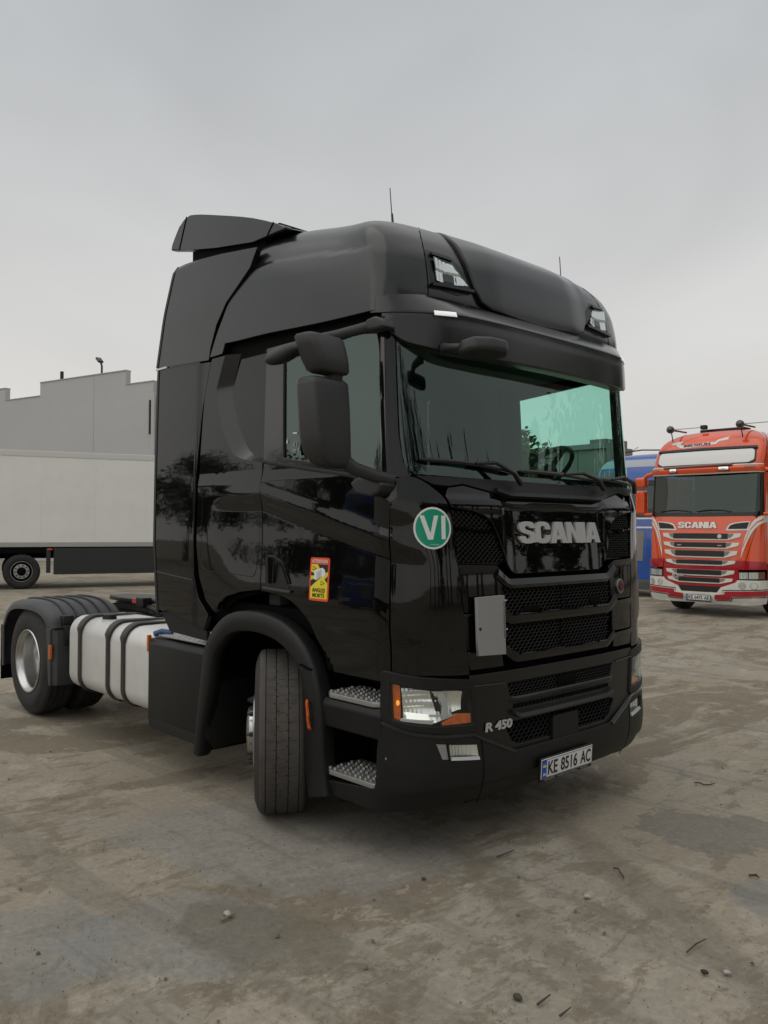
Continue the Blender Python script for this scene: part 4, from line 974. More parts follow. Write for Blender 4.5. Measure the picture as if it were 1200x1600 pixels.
box('gearbox',(-2.9,-.3,.4),(-1.6,.3,.95),SHELL,TR,.04); box('engine',(-1.7,-.42,.45),(-.25,.42,1.25),SHELL,TR,.04)
box('radiator',(-.24,-.55,.42),(-.14,.55,1.35),SHELL,TR,.01)
for x,z,r in ((-4.05,1.06,.05),(-3.6,1.05,.045),(-3.25,1.07,.05)):
    bm=bmesh.new(); tube_bm(bm,[(x-.18,-.36,z),(x+.18,-.36,z)],r,12); fin('air_reservoir',bm,DARKP,TR)
for k,(a,b) in enumerate((((-3.05,-.25,1.25),(-4.2,-.2,1.06)),((-3.05,-.1,1.3),(-4.3,.05,1.05)),((-3.0,.1,1.35),(-4.1,.2,1.06)))):
    pts=[(a[0]+(b[0]-a[0])*t,a[1]+(b[1]-a[1])*t+.05*math.sin(9*t),a[2]+(b[2]-a[2])*t-.10*math.sin(PI*t)) for t in [i/14 for i in range(15)]]
    tube('air_line',pts,.012,DARKP,TR,6)
for k,(y,z,n_,c) in enumerate(((-.34,1.06,9,(.02,.02,.02)),(-.20,1.12,8,(.10,.012,.012)),(-.05,1.10,8,(.02,.02,.02)))):
    pts=[(-3.15-.95*t/(n_*12)+.045*math.cos(t*PI/6),y+.045*math.sin(t*PI/6),z+.10-.10*math.sin(PI*t/(n_*12))) for t in range(n_*12+1)]
    tube('coiled_air_line',pts,.009,mat('coil_%d'%k,c,.4),TR,5)
for x,y,h in ((-4.30,-.38,.10),(-4.12,-.44,.13),(-3.98,-.30,.16),(-3.75,-.40,.12),(-3.55,-.34,.17)):
    box('valve_block',(x-.035,y-.03,1.0),(x+.035,y+.03,1.0+h),DARKP,TR,.008); tube('fitting',[(x,y-.03,1.0+h*.7),(x+.02,y-.09,1.0+h*.6)],.011,mat('brass',(.30,.22,.10),.4,metal=.8),TR,6)
tube('chassis_pipe',[(-4.45,-.46,1.05),(-4.0,-.50,1.01),(-3.3,-.47,1.0),(-2.8,-.45,1.02)],.028,DARKP,TR)
tube('chassis_pipe',[(-4.45,-.40,1.10),(-3.9,-.44,1.06),(-3.1,-.42,1.04)],.02,DARKP,TR)
for x,y,z in ((-4.42,-.48,1.09),(-3.95,-.42,1.11),(-3.15,-.55,1.07),(-3.0,-.50,1.10)):
    box('valve_block',(x-.07,y-.05,z-.05),(x+.07,y+.05,z+.04),STEEL if x>-4 else DARKP,TR,.01)
box('bracket_pale',(-3.12,-.62,1.03),(-2.86,-.50,1.07),mat('bracket_pale',(.40,.40,.39),.5),TR,.006)
# cab back wall, floor, belly
box('cab_rear_wall',(-2.34,-1.14,1.05),(-2.28,1.14,3.62),SHELL,TR,.01)
box('cab_floor',(-2.3,-1.13,1.15),(-.45,1.13,1.30),SHELL,TR,.01)
box('belly_shade_pan',(-.62,-.80,.30),(-.10,.80,.34),SHELL,TR,.01)  # unseen pan added to block light and deepen the shade under the bumper
box('cab_underside',(-1.0,-.85,.95),(-.12,.85,1.15),SHELL,TR,.01)
V=[];F=[]

# ---- interior
it=box('dashboard',(-.62,-1.02,1.70),(-.20,1.02,1.96),DASH,TR,.06)
prism('instrument_binnacle',[(-.62,1.80),(-.62,2.04),(-.5,2.09),(-.34,2.03),(-.22,1.90)],1,.28,.95,DASH,it,bev=.02)
box('dash_top_box',(-.46,.02,1.93),(-.30,.14,2.10),DASH,it,.01)
# steering wheel
MS=Matrix.Translation((-.60,.62,2.21))@Matrix.Rotation(rad(-42),4,'Y')
bm=bmesh.new()
tor=[]
for i in range(41):
    a=2*PI*i/40; tor.append(MS@Vector((.225*math.cos(a),.225*math.sin(a),0)))
tube_bm(bm,tor,.017,8,False); 
sw=fin('steering_wheel',bm,DASH,TR)
bm=bmesh.new()
for a in (0,PI,-PI/2): tube_bm(bm,[MS@Vector((.05*math.cos(a),.05*math.sin(a),-.02)),MS@Vector((.215*math.cos(a),.215*math.sin(a),0))],.02,8)
fin('spokes',bm,DASH,sw)
bm=bmesh.new(); bmesh.ops.create_cone(bm,cap_ends=True,segments=20,radius1=.075,radius2=.06,depth=.05,matrix=MS@Matrix.Translation((0,0,-.02))); fin('horn_pad',bm,DASH,sw)
for y in (-.58,.62):
    se=box('seat',(-1.40,y-.26,1.55),(-.92,y+.26,1.72),SEAT,TR,.05)
    Mb=Matrix.Translation((-1.38,y,1.68))@Matrix.Rotation(rad(-10),4,'Y')
    box('seat_back',(-.07,-.25,0),(.07,.25,.56),SEAT,se,.06,Mb); box('headrest',(-.05,-.13,.57),(.05,.13,.75),SEAT,se,.04,Mb)
    box('seat_base',(-1.32,y-.18,1.3),(-1.0,y+.18,1.56),SHELL,se,.02)
box('curtain',(-2.26,-1.10,1.30),(-2.22,1.10,2.95),CURT,TR,.0)
box('headliner',(-2.25,-1.10,2.93),(-.50,1.10,2.97),CURT,TR,0)
box('bunk',(-2.22,-1.08,1.60),(-1.62,1.08,1.85),SEAT,TR,.05)
for s in (1,-1): box('b_pillar_trim',(-1.52,min(1.02*s,1.10*s),1.3),(-1.40,max(1.02*s,1.10*s),2.95),CURT,TR,.01)
prism('dash_side_trim',[(-.62,1.3),(-.62,1.9),(-.25,1.9),(-.25,1.3)],1,-1.05,-.98,DASH,TR,.01)
# ---- wipers
for (y0,y1,zt) in ((-.46,-1.10,2.17),(.40,-.42,2.13)):
    up=lambda y,z,o: S_at(cabP,o,(-th_inv(abs(y)) if y<0 else th_inv(abs(y))),z)
    pass
def wiper(u0,u1,z0,z1):
    P0=S_at(cabP,.05,u0,2.045); mid=S_at(cabP,.085,u0+(u1-u0)*.12,2.10); P1=S_at(cabP,.045,(u0+u1)/2,(z0+z1)/2+.01)
    bm=bmesh.new(); tube_bm(bm,[P0,mid,S_at(cabP,.07,u0+(u1-u0)*.3,z0+.035),P1],[.016,.015,.011,.008],8)
    w=fin('wiper',bm,TRIM,TR)
    pts=[S_at(cabP,.028,u0+(u1-u0)*t*1.02,z0+(z1-z0)*t+.012*math.sin(PI*t)) for t in [i/12 for i in range(13)]]
    bm=bmesh.new(); tube_bm(bm,pts,[.006]+[.013]*11+[.006],6); fin('wiper_blade',bm,TRIM,w)
    bm=bmesh.new(); tube_bm(bm,[p-nrm0(cabP,0,2.1)*.018 for p in pts],.005,4); fin('rubber',bm,SHELL,w)
wiper(-.36,-1.06,2.125,2.165); wiper(.52,-.30,2.105,2.135); wiper(1.0,.34,2.105,2.12)
# ---- mirrors (near side assembly; the far side is its mirror image)
MIR=mat('mirror_plastic',(.022,.0225,.023),.5,bump=.1,bscale=350,var=.08)
def skinbox(name,secs,m,par,sub=2,M=None):
    """closed loft through rectangular sections [(centre, half_a, half_b)] rounded by subdivision; a along x, b along y"""
    V=[];F=[]
    for (x,y,z),hx,hy in secs:
        for sx,sy in ((-1,-1),(1,-1),(1,1),(-1,1)): V.append((x+sx*hx,y+sy*hy,z))
    n=len(secs)
    for i in range(n-1):
        for k in range(4): F.append((4*i+k,4*i+(k+1)%4,4*i+4+(k+1)%4,4*i+4+k))
    F.append((3,2,1,0)); F.append(tuple(4*(n-1)+k for k in range(4)))
    bm=bmesh.new(); vs_=[bm.verts.new(M@Vector(v) if M else v) for v in V]
    for f in F: bm.faces.new([vs_[i] for i in f])
    bmesh.ops.bevel(bm,geom=bm.edges[:],offset=.022,segments=4,affect='EDGES',profile=.5,clamp_overlap=True)
    return fin(name,bm,m,par,ang=60)
def housing(name,secs,m,par,M):
    """superellipse sections (z, cx, cy, half_x, half_y) lofted and capped"""
    V=[];F=[];n=28
    for z,cx,cy,hx,hy in secs:
        for k in range(n):
            t=2*PI*k/n; c,s_=math.cos(t),math.sin(t); e=2/5.5
            V.append(M@Vector((cx+hx*math.copysign(abs(c)**e,c),cy+hy*math.copysign(abs(s_)**e,s_),z)))
    for i in range(len(secs)-1):
        for k in range(n): F.append((i*n+k,i*n+(k+1)%n,(i+1)*n+(k+1)%n,(i+1)*n+k))
    F.append(tuple(range(n))[::-1]); F.append(tuple(range((len(secs)-1)*n,len(secs)*n)))
    return raw(name,V,F,m,par,True,50)
def mirrors(s):
    a=rad(6)
    cx,cy=-.385,-1.575
    Mm=Matrix.Diagonal((1,s,1,1))@Matrix.Translation((cx,cy,0))@Matrix.Rotation(a,4,'Z')
    body=housing('wing_mirror',[(2.105,.03,.045,.03,.05),(2.112,.03,.04,.05,.075),(2.135,.025,.025,.066,.100),(2.18,.02,.010,.076,.118),(2.26,.015,.0,.080,.128),(2.40,.005,.0,.080,.131),(2.52,-.005,0,.078,.132),(2.548,-.005,0,.072,.128),(2.560,-.005,0,.058,.116),(2.563,-.005,0,.03,.08)],MIR,TR,Mm)
    wide=housing('wide_angle_mirror',[(2.585,.02,.025,.04,.07),(2.590,.015,.025,.060,.090),(2.604,.01,.02,.074,.102),(2.66,.0,.008,.082,.112),(2.72,-.012,-.002,.080,.120),(2.768,-.025,-.010,.074,.126),(2.782,-.028,-.01,.062,.118),(2.787,-.03,-.01,.03,.08)],MIR,TR,Mm)
    box('mirror_glass',(-.0805,-.085,2.17),(-.077,.085,2.50),mat('mirror_silver',(.8,.8,.8),.02,metal=1.),body,0,Mm)
    box('mirror_neck',(-.03,.02,2.54),(.05,.10,2.66),MIR,body,.02,Mm)
    # upper arm with kerb mirror at its end
    q=lambda x,y,z:(x,y*s,z)
    bm=bmesh.new(); tube_bm(bm,[q(-.40,-1.20,2.895),q(-.435,-1.27,2.88),q(-.48,-1.42,2.825),q(-.545,-1.58,2.775)],[.036,.030,.028,.030],12); arm=fin('mirror_arm',bm,MIR,TR,ang=60)
    prism('arm_mount',[(-.43,2.86),(-.41,2.925),(-.34,2.935),(-.27,2.905),(-.25,2.86)],1,*sorted((-1.185*s,-1.27*s)),MIR,arm,bev=.015,seg=3)
    bm=bmesh.new(); tube_bm(bm,[q(-.27,-1.20,2.055),q(-.285,-1.30,2.07),q(-.33,-1.42,2.11),q(-.36,-1.50,2.17)],[.036,.034,.036,.045],12); fin('mirror_arm',bm,MIR,TR,ang=60)
    prism('arm_mount',[(-.50,2.045),(-.43,2.075),(-.30,2.07),(-.24,2.03),(-.27,1.985),(-.33,1.965),(-.45,1.985)],1,*sorted((-1.19*s,-1.30*s)),MIR,TR,bev=.015,seg=3)
    bm=bmesh.new()
    Mk=Matrix.Diagonal((1,s,1,1))@Matrix.Translation((-.585,-1.680,2.705))@Matrix.Rotation(rad(-14),4,'Z')@Matrix.Rotation(rad(26),4,'X')
    bmesh.ops.create_uvsphere(bm,u_segments=24,v_segments=14,radius=1,matrix=Mk@Matrix.Diagonal((.050,.115,.046,1)))
    fin('kerb_mirror',bm,MIR,TR)
mirrors(1)
# front mirror on its arm over the windscreen
bm=bmesh.new(); tube_bm(bm,[(-.14,-.93,2.78),(-.06,-.97,2.765),(.02,-.97,2.755),(.10,-.95,2.75)],[.030,.022,.020,.022],10); fm=fin('front_mirror_arm',bm,MIR,TR)
Mk=Matrix.Translation((.13,-.915,2.745))@Matrix.Rotation(rad(-22),4,'Z')@Matrix.Rotation(rad(-12),4,'Y')
pl=[(-.08,-.12),(-.01,-.135),(.055,-.09),(.070,.02),(.045,.115),(-.02,.150),(-.075,.10)]
prism('front_mirror',pl,2,-.036,.038,MIR,fm,bev=.024,seg=4,M=Mk)
TR['label']='black high-roofed tractor unit with its front wheels turned, nearest of the parked vehicles'
# ------------------------------------------------------------------ ground
def ground():
    m=D.materials.new('concrete_yard'); m.use_nodes=True; nt=m.node_tree; N=nt.nodes; L=nt.links; b=N['Principled BSDF']
    tc=N.new('ShaderNodeTexCoord')
    def nz(scale,det=8,rough=.6,dist=0.,vec=None,sc_=(1,1,1),rot=0):
        mp=N.new('ShaderNodeMapping'); mp.inputs['Scale'].default_value=sc_; mp.inputs['Rotation'].default_value=(0,0,rot); L.new(tc.outputs['Object'],mp.inputs[0])
        n=N.new('ShaderNodeTexNoise'); n.inputs['Scale'].default_value=scale; n.inputs['Detail'].default_value=det; n.inputs['Roughness'].default_value=rough; n.inputs['Distortion'].default_value=dist
        L.new(mp.outputs[0],n.inputs['Vector']); return n.outputs[0]
    def rng(x,a,b_,c=0.,d=1.):
        r=N.new('ShaderNodeMapRange'); r.inputs['From Min'].default_value=a; r.inputs['From Max'].default_value=b_; r.inputs['To Min'].default_value=c; r.inputs['To Max'].default_value=d; L.new(x,r.inputs[0]); return r.outputs[0]
    def mix(f,a,b_):
        x=N.new('ShaderNodeMix'); x.data_type='RGBA'
        if isinstance(f,float): x.inputs[0].default_value=f
        else: L.new(f,x.inputs[0])
        for i,c in ((6,a),(7,b_)):
            if isinstance(c,tuple): x.inputs[i].default_value=(*c,1)
            else: L.new(c,x.inputs[i])
        return x.outputs[2]
    def mul(a,b_):
        x=N.new('ShaderNodeMath'); x.operation='MULTIPLY'; L.new(a,x.inputs[0])
        if isinstance(b_,float): x.inputs[1].default_value=b_
        else: L.new(b_,x.inputs[1])
        return x.outputs[0]
    base=mix(rng(nz(.9,9,.62),.35,.65),(.262,.228,.172),(.322,.286,.225))
    # grey bare-concrete areas against tan dirt, with crisp broken edges
    c1=mix(mul(rng(nz(.42,10,.66,.4),.505,.535),.6),base,(.268,.246,.205))
    # worn dirt film patches, darker
    c2=mix(mul(rng(nz(.85,11,.68,.6,sc_=(1,.45,1),rot=.6),.53,.56),.75),c1,(.165,.138,.096))
    c3=mix(mul(rng(nz(3.2,10,.7,.3,sc_=(1,.6,1),rot=.4),.55,.585),.6),c2,(.170,.142,.100))
    c4=mix(mul(rng(nz(2.1,10,.7,.5),.57,.60),.6),c3,(.36,.322,.255))
    msk=rng(nz(.33,6,.6),.42,.55)
    c4=mix(mul(mul(rng(nz(5.5,12,.72,.5,sc_=(1,.5,1),rot=.9),.535,.56),msk),.6),c4,(.165,.137,.094))
    c4=mix(mul(mul(rng(nz(7.5,12,.74,.4,sc_=(1,.6,1),rot=.2),.56,.58),msk),.5),c4,(.36,.325,.26))
    def blob(cx,cy,rx,ry,rot,amp=.55,edge=.06):
        mp=N.new('ShaderNodeMapping'); mp.vector_type='TEXTURE'; mp.inputs['Location'].default_value=(cx,cy,0); mp.inputs['Rotation'].default_value=(0,0,rot); mp.inputs['Scale'].default_value=(rx,ry,1); L.new(tc.outputs['Object'],mp.inputs[0])
        ln=N.new('ShaderNodeVectorMath'); ln.operation='LENGTH'; L.new(mp.outputs[0],ln.inputs[0])
        ad=N.new('ShaderNodeMath'); ad.operation='MULTIPLY_ADD'; L.new(nz(2.6,10,.66,.3),ad.inputs[0]); ad.inputs[1].default_value=amp*2.4; L.new(ln.outputs['Value'],ad.inputs[2])
        return rng(ad.outputs[0],1+amp*1.2-edge,1+amp*1.2+edge,1.,0.)
    c4=mix(mul(blob(-.95,-1.35,.95,.62,.4),.55),c4,(.245,.238,.220))
    c4=mix(mul(blob(-.40,-2.35,.50,.40,.9),.6),c4,(.230,.226,.212))
    c4=mix(mul(blob(-.80,-3.0,.55,.45,.9),.6),c4,(.225,.222,.208))
    c4=mix(mul(blob(.66,.66,.50,.34,.7,1.1,.03),.75),c4,(.180,.168,.140))
    c4=mix(mul(blob(1.25,-.05,.24,.22,.7),.75),c4,(.215,.213,.200))
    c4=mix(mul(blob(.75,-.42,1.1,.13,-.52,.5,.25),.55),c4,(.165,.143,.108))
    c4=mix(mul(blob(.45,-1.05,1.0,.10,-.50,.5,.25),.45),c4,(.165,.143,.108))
    c4=mix(mul(blob(-.15,-2.1,.42,.25,.2,.6),.6),c4,(.150,.130,.096))
    # long faint drag marks
    c5=mix(mul(rng(nz(1.5,7,.6,.2,sc_=(.16,2.2,1),rot=-.55),.54,.60),.38),c4,(.15,.134,.107))
    sp=rng(nz(95,3,.6),.70,.76); c6=mix(mul(sp,.55),c5,(.07,.063,.052))
    sp2=rng(nz(60,3,.6),.71,.76); c7=mix(mul(sp2,.5),c6,(.30,.29,.26))
    fine=mix(rng(nz(28,10,.75),.3,.7),(.80,.80,.80),(1.18,1.18,1.18))
    mm=N.new('ShaderNodeMix'); mm.data_type='RGBA'; mm.blend_type='MULTIPLY'; mm.inputs[0].default_value=1; L.new(c7,mm.inputs[6]); L.new(fine,mm.inputs[7])
    # slab joints
    L.new(mm.outputs[2],b.inputs['Base Color'])
    L.new(rng(nz(1.4,8,.6),.3,.7,.78,.95),b.inputs['Roughness']); b.inputs['Specular IOR Level'].default_value=.25
    bp=N.new('ShaderNodeBump'); bp.inputs['Strength'].default_value=.6; bp.inputs['Distance'].default_value=.012; L.new(nz(24,10,.75),bp.inputs['Height'])
    bp2=N.new('ShaderNodeBump'); bp2.inputs['Strength'].default_value=.4; bp2.inputs['Distance'].default_value=.03
    L.new(nz(.85,11,.68,.6,sc_=(1,.45,1),rot=.6),bp2.inputs['Height']); L.new(bp.outputs[0],bp2.inputs['Normal']); L.new(bp2.outputs[0],b.inputs['Normal'])
    bm=bmesh.new()
    # finer cells near the yard's foreground
    xs=[-600,-300,-150,-90]+[-60+i*3 for i in range(18)]+[-6+i*.35 for i in range(36)]+[8,12,20,40,80,160,300,600]
    ys=[-600,-300,-150,-80,-40,-20,-12]+[-8+i*.35 for i in range(32)]+[4+i*3 for i in range(20)]+[80,160,300,600]
    g=[[bm.verts.new((x,y,(noise.noise(Vector((x*.35,y*.35,1)))*.010+noise.noise(Vector((x*1.1,y*1.1,5)))*.004 if (abs(x+1)<10 and abs(y)<9) else 0)-.006)) for y in ys] for x in xs]
    for i in range(len(xs)-1):
        for j in range(len(ys)-1): bm.faces.new((g[i][j],g[i+1][j],g[i+1][j+1],g[i][j+1]))
    o=fin('ground',bm,m,None,True,80); tag(o,kind='structure',label='bare stained concrete yard with tan dirt and grey patches')
ground()
# ------------------------------------------------------------------ other vehicles
RED=mat('orange_red_paint',(.66,.075,.014),.16,coat=.6,crough=.04,var=.08,vscale=2)
CRIM=mat('crimson_paint',(.34,.006,.014),.18,coat=.6,crough=.04,var=.08,vscale=2)
WPT=mat('white_paint',(.66,.65,.60),.25,coat=.4,var=.05,dust=.15)
GMESH=mat('grille_grey',(.20,.19,.175),.6)
BLUE=mat('blue_paint',(.012,.075,.34),.2,coat=.5,var=.08)
BSTR=mat('blue_grey_paint',(.33,.36,.40),.3)
OWS=glass('dark_windscreen',(.35,.45,.42),.06)
def cab_wheel(par,x,y,s,R=.50,w=.30,name='wheel'):
    S_=Matrix.Translation((x,y,R))@Matrix.Diagonal((1,s,1,1))
    t=lathe(name,tyre_prof(w,R=R),RUB,par,40,S_,ang=50)
    lathe('rim',[(.29,-w/2+.02),(.28,-w/2),(.26,-w/2+.03),(.24,-w/2+.01),(.2,-w/2-.01),(.13,-w/2-.02),(.11,-w/2-.05),(0,-w/2-.06)],STRIM,t,32,S_)
    return t
def flat(name,pts,m,par,P,off=.004,th=.01,g=(.12,.12)): return panel(name,pts,m,par,P=P,off=off,th=th,g=g,ch=.002)
def red_truck():
    RT=empty('tractor_truck',(-5.30,12.48,0),rad(-89.0),'orange and crimson tractor unit with a blank white light box over its windscreen','truck')
    ft=ctab([(.28,-.08),(.42,0),(1.0,0),(1.3,-.02),(1.95,-.09),(2.1,-.13),(3.0,-.24),(3.2,-.26)]); wt=ctab([(.25,1.19),(.5,1.23),(2.1,1.22),(3.0,1.20),(3.2,1.20)]); P=make_P(ft,wt)
    box('body_core',(-2.25,-1.15,.9),(-.42,1.15,2.05),SHELL,RT,.02); box('cab_back',(-2.28,-1.15,2.0),(-2.2,1.15,3.3),SHELL,RT,.01)
    box('seat_row',(-1.6,-1.05,1.5),(-1.0,1.05,2.3),SEAT,RT,.05); box('dashboard',(-.6,-1.0,1.9),(-.25,1.0,2.10),DASH,RT,.04)
    # lower body orange, then crimson
    body=flat('front_panel',full([(0,2.075),(-1.0,2.085),(-1.10,2.06),(-1.13,1.9),(-.93,1.17),(0,1.17)]),RED,RT,P,0.,.03)
    for s in (1,-1):
        q=(lambda p:p) if s==1 else mir
        flat('corner_panel',q([(-1.13,2.06),(-1.28,2.10),(-1.50,2.13),(-1.50,1.10),(-1.20,1.12),(-.945,1.165),(-1.14,1.9)]),RED,RT,P,.01,.03)
        dr=flat('door',q([(-1.51,2.14),(-2.5,2.22),(-2.5,1.0),(-1.9,1.0),(-1.8,.62),(-1.51,.62)]),RED,RT,P,0.,.03)
        flat('window_frame',q([(-1.30,2.12),(-2.5,2.24),(-2.5,2.96),(-1.30,2.96)]),RED,RT,P,0.,.02)
        flat('side_window',q([(-1.50,2.20),(-2.30,2.29),(-2.30,2.86),(-1.56,2.86)]),OWS,RT,P,.006,.01)
        flat('pillar',q([(-1.19,2.10),(-1.30,2.10),(-1.30,3.0),(-1.22,3.0)]),TRIM,RT,P,.004,.03)
        flat('side_panel',q([(-2.52,2.96),(-3.2,2.96),(-3.2,1.0),(-2.52,1.0)]),RED,RT,P,0.,.03)
        flat('door_lower',q([(-1.51,1.12),(-2.3,1.12),(-2.3,1.01),(-1.51,1.01)]),CRIM,RT,P,.004,.01)
        # white swoosh on the corner
        lf=catm([(-1.28,2.085),(-1.15,2.04),(-1.02,1.91),(-.90,1.60),(-.835,1.20)],4); rt=catm([(-.835,1.20),(-.935,1.50),(-1.05,1.75),(-1.16,1.88),(-1.28,1.94)],4)
        flat('swoosh',q(lf+rt[1:]),WPT,RT,P,.014,.01,(.05,.08))
        flat('swoosh_line',q([(-1.27,2.02),(-1.13,1.96),(-1.0,1.80),(-.885,1.50),(-.87,1.42),(-.99,1.77),(-1.13,1.94),(-1.27,1.995)]),RED,RT,P,.02,.008,(.05,.08))
        if s==-1: flat('swoosh',q([(-1.29,2.085),(-1.85,2.16),(-2.45,2.19),(-2.45,2.05),(-1.8,1.99),(-1.29,1.94)]),WPT,RT,P,.014,.01)
        no=catm([(-.86,1.955),(-.70,1.935),(-.60,1.90),(-.535,1.80)],3)
        nf=flat('air_intake',q([(-1.0,1.965)]+no+[(-.55,1.775),(-.96,1.785)]),WPT,RT,P,.008,.02,(.1,.1))
        flat('intake_mouth',q([(-.98,1.945),(-.86,1.935),(-.71,1.915),(-.62,1.88),(-.575,1.81),(-.94,1.815)]),BLACKP,nf,P,.013,.01)
        # bumper corner
        flat('upper_bumper',q([(-.80,1.165),(-1.34,1.15),(-1.36,1.00),(-.80,.985)]),CRIM,RT,P,.03,.05)
        hl=flat('headlamp',q([(-.80,.945),(-1.32,.955),(-1.32,.795),(-.80,.78)]),TRIM,RT,P,.0,.05)
        panel('reflector',q([(-.82,.93),(-1.16,.94),(-1.16,.81),(-.82,.80)]),CHROME,hl,P=P,off=lambda u,z:.000+.03*((abs(u)-.99)/.17)**2+.004*math.sin(u*120),g=(.015,.03),th=.01,ch=0)
        panel('indicator_lens',q([(-1.18,.935),(-1.30,.94),(-1.30,.81),(-1.18,.81)]),mat('smoked_amber',(.16,.07,.03),.3),hl,P=P,off=.012,th=.01)
        panel('headlamp_glass',q([(-.81,.94),(-1.31,.95),(-1.31,.80),(-.81,.79)]),LENS,hl,P=P,off=.04,th=.003,ch=0)
        for uu in (-.87,-1.08):
            fg=flat('fog_lamp',q(disc(uu,.665,.062,18)),CHROME,RT,P,.034,.02,(.3,.3)); 
            panel('lamp_ring',q(disc(uu,.665,.070,18)),GMESH,fg,P=P,off=.030,th=.02,ch=.002,holes=[q(disc(uu,.665,.058,18))])
        flat('bumper_stripe',q([(-.54,.535),(-1.39,.575),(-1.39,.475),(-.66,.435),(-.65,.385),(-.34,.375),(-.34,.455),(-.53,.475)]),CRIM,RT,P,.036,.01,(.1,.1))
        flat('pinstripe',q([(-.50,.565),(-1.39,.605),(-1.39,.592),(-.50,.552),(-.50,.50),(-.512,.50)]),BLACKP,RT,P,.036,.01,(.1,.1))
        flat('pinstripe',q([(-.67,.420),(-1.39,.458),(-1.39,.448),(-.69,.410),(-.68,.362),(-.36,.350),(-.36,.360),(-.67,.372)]),BLACKP,RT,P,.036,.01,(.1,.1))
        front_w=cab_wheel(RT,-1.4,-1.03*s,s)
        cab_wheel(RT,-5.1,-1.0*s,s)
        box('frame_rail',(-6.0,min(.34*s,.42*s),.7),(-.4,max(.34*s,.42*s),.95),STEEL,RT,.004)
        box('side_skirt',(-2.9,min(1.2*s,1.17*s),.25),(-2.05,max(1.2*s,1.17*s),1.0),CRIM,RT,.01)
        prism('mudguard',[(-2.05,.3),(-2.05,.8),(-1.85,1.05),(-1.5,1.12),(-1.1,1.08),(-.85,.9),(-.8,.35),(-.88,.35),(-.95,.8),(-1.15,.98),(-1.5,1.04),(-1.8,.97),(-1.97,.75),(-1.97,.3)],1,*sorted((-1.25*s,-.7*s)),CRIM,RT,.01)
        # mirrors
        y=-1.52*s
        mb=box('wing_mirror',(-.50,y-.11,2.13),(-.30,y+.11,2.66),RED,RT,.05,seg=4); box('wide_angle_mirror',(-.50,y-.12,2.72),(-.30,y+.12,2.95),RED,RT,.05,seg=4)
        tube('mirror_arm',[(-.36,-1.22*s,3.02),(-.38,-1.36*s,2.99),(-.40,-1.50*s,2.90)],.045,RED,RT,10); tube('mirror_arm',[(-.30,-1.2*s,2.12),(-.36,-1.40*s,2.12),(-.40,-1.50*s,2.18)],.035,RED,RT,8)
    bp=flat('bumper',full([(0,.50),(-.38,.50),(-.46,.61),(-.745,.72),(-.79,.775),(-1.39,.775),(-1.39,.32),(-.95,.27),(0,.30)]),WPT,RT,P,.03,.06)
    flat('crimson_centre',full([(0,1.165),(-.80,1.165),(-.80,.80),(-.73,.72),(-.45,.615),(0,.60)]),CRIM,RT,P,.012,.05)
    flat('lower_opening',full([(0,.625),(-.44,.625),(-.39,.51),(0,.51)]),BLACKP,RT,P,.016,.02)
    for k,(zt,zb,w) in enumerate(((1.715,1.575,.84),(1.527,1.400,.81),(1.358,1.212,.78),(1.16,1.05,.745),(.962,.835,.73),(.80,.685,.695))):
        d=.30*(zt-zb)
        fr=flat('grille_surround',full([(0,zt-.002),(-w,zt),(-w+.02,zt-.5*(zt-zb)),(-w+.26,zb+.004),(0,zb)]),WPT,RT,P,.022,.03,(.1,.06))
        inn=w-.14
        flat('grille_slot',full([(0,zt-.004),(-inn,zt-.006),(-inn+.05,zb+.45*(zt-zb)),(-inn+.15,zb+.032),(0,zb+.028)]),GMESH,fr,P,.027,.01,(.1,.06))
        flat('slot_centre',full([(0,zt-.003),(-inn+.12,zt-.003),(-inn+.12,zb+.027),(0,zb+.027)]),BLACKP,fr,P,.032,.01,(.1,.06))
        if k==1:
            for s in (1,-1): flat('badge_small',[(s*.43-.05,1.475),(s*.43+.05,1.475),(s*.43+.03,1.458),(s*.43-.04,1.455)],mat('badge_pale',(.5,.3,.25),.4),fr,P,.04,.006)
        if k==0: flat('crest_emblem',disc(.42,1.655,.042,16),SILVER,fr,P,.04,.01)
        if k==4:
            V,F=text_mesh('R 450',.060,.26,bold=.03); solid_text('model_badge','',lambda x,y,dd:S_at(P,.036+dd,-.44+x,.838+y),1,SILVER,RT,depth=.008,VF=(V,F),shear=.1)
    V,F,tot=stroke_letters('SCANIA',.128,0,gap=.02,wr=1.0); kk=.84/tot
    solid_text('maker_badge','',lambda x,y,dd:S_at(P,.006+dd,-.07+x*kk,1.885+y),1,mat('badge_chrome_old',(.52,.50,.46),.3,metal=.9),RT,depth=.018,VF=(V,F))
    flat('windscreen',full([(0,3.0),(-1.19,3.0),(-1.185,2.2),(-1.12,2.13),(0,2.115)]),OWS,RT,P,-.004,.006)
    flat('glass_border',full([(0,3.02),(-1.21,3.02),(-1.2,2.13),(-1.1,2.09),(0,2.08)]),SHELL,RT,P,-.012,.01) if False else None
    flat('scuttle',full([(0,2.14),(-1.13,2.15),(-1.12,2.08),(0,2.07)]),TRIM,RT,P,.012,.03)
    for a,b in ((-.95,-.25),(-.1,.6)):
        tube('wiper',[S_at(P,.03,a+(b-a)*t,2.17+.035*math.sin(PI*t)) for t in [i/8 for i in range(9)]],.012,TRIM,RT,6)
    # visor
    fv=ctab([(2.93,-.16),(2.98,-.11),(3.06,-.09),(3.12,-.13),(3.16,-.2)]); wv=ctab([(2.93,1.20),(3.0,1.225),(3.16,1.21)]); PV=make_P(fv,wv)
    vz=flat('sun_visor',full([(0,3.125),(-1.30,3.125),(-1.36,3.06),(-1.34,2.965),(0,2.955)]),RED,RT,PV,0.,.06,(.08,.03))
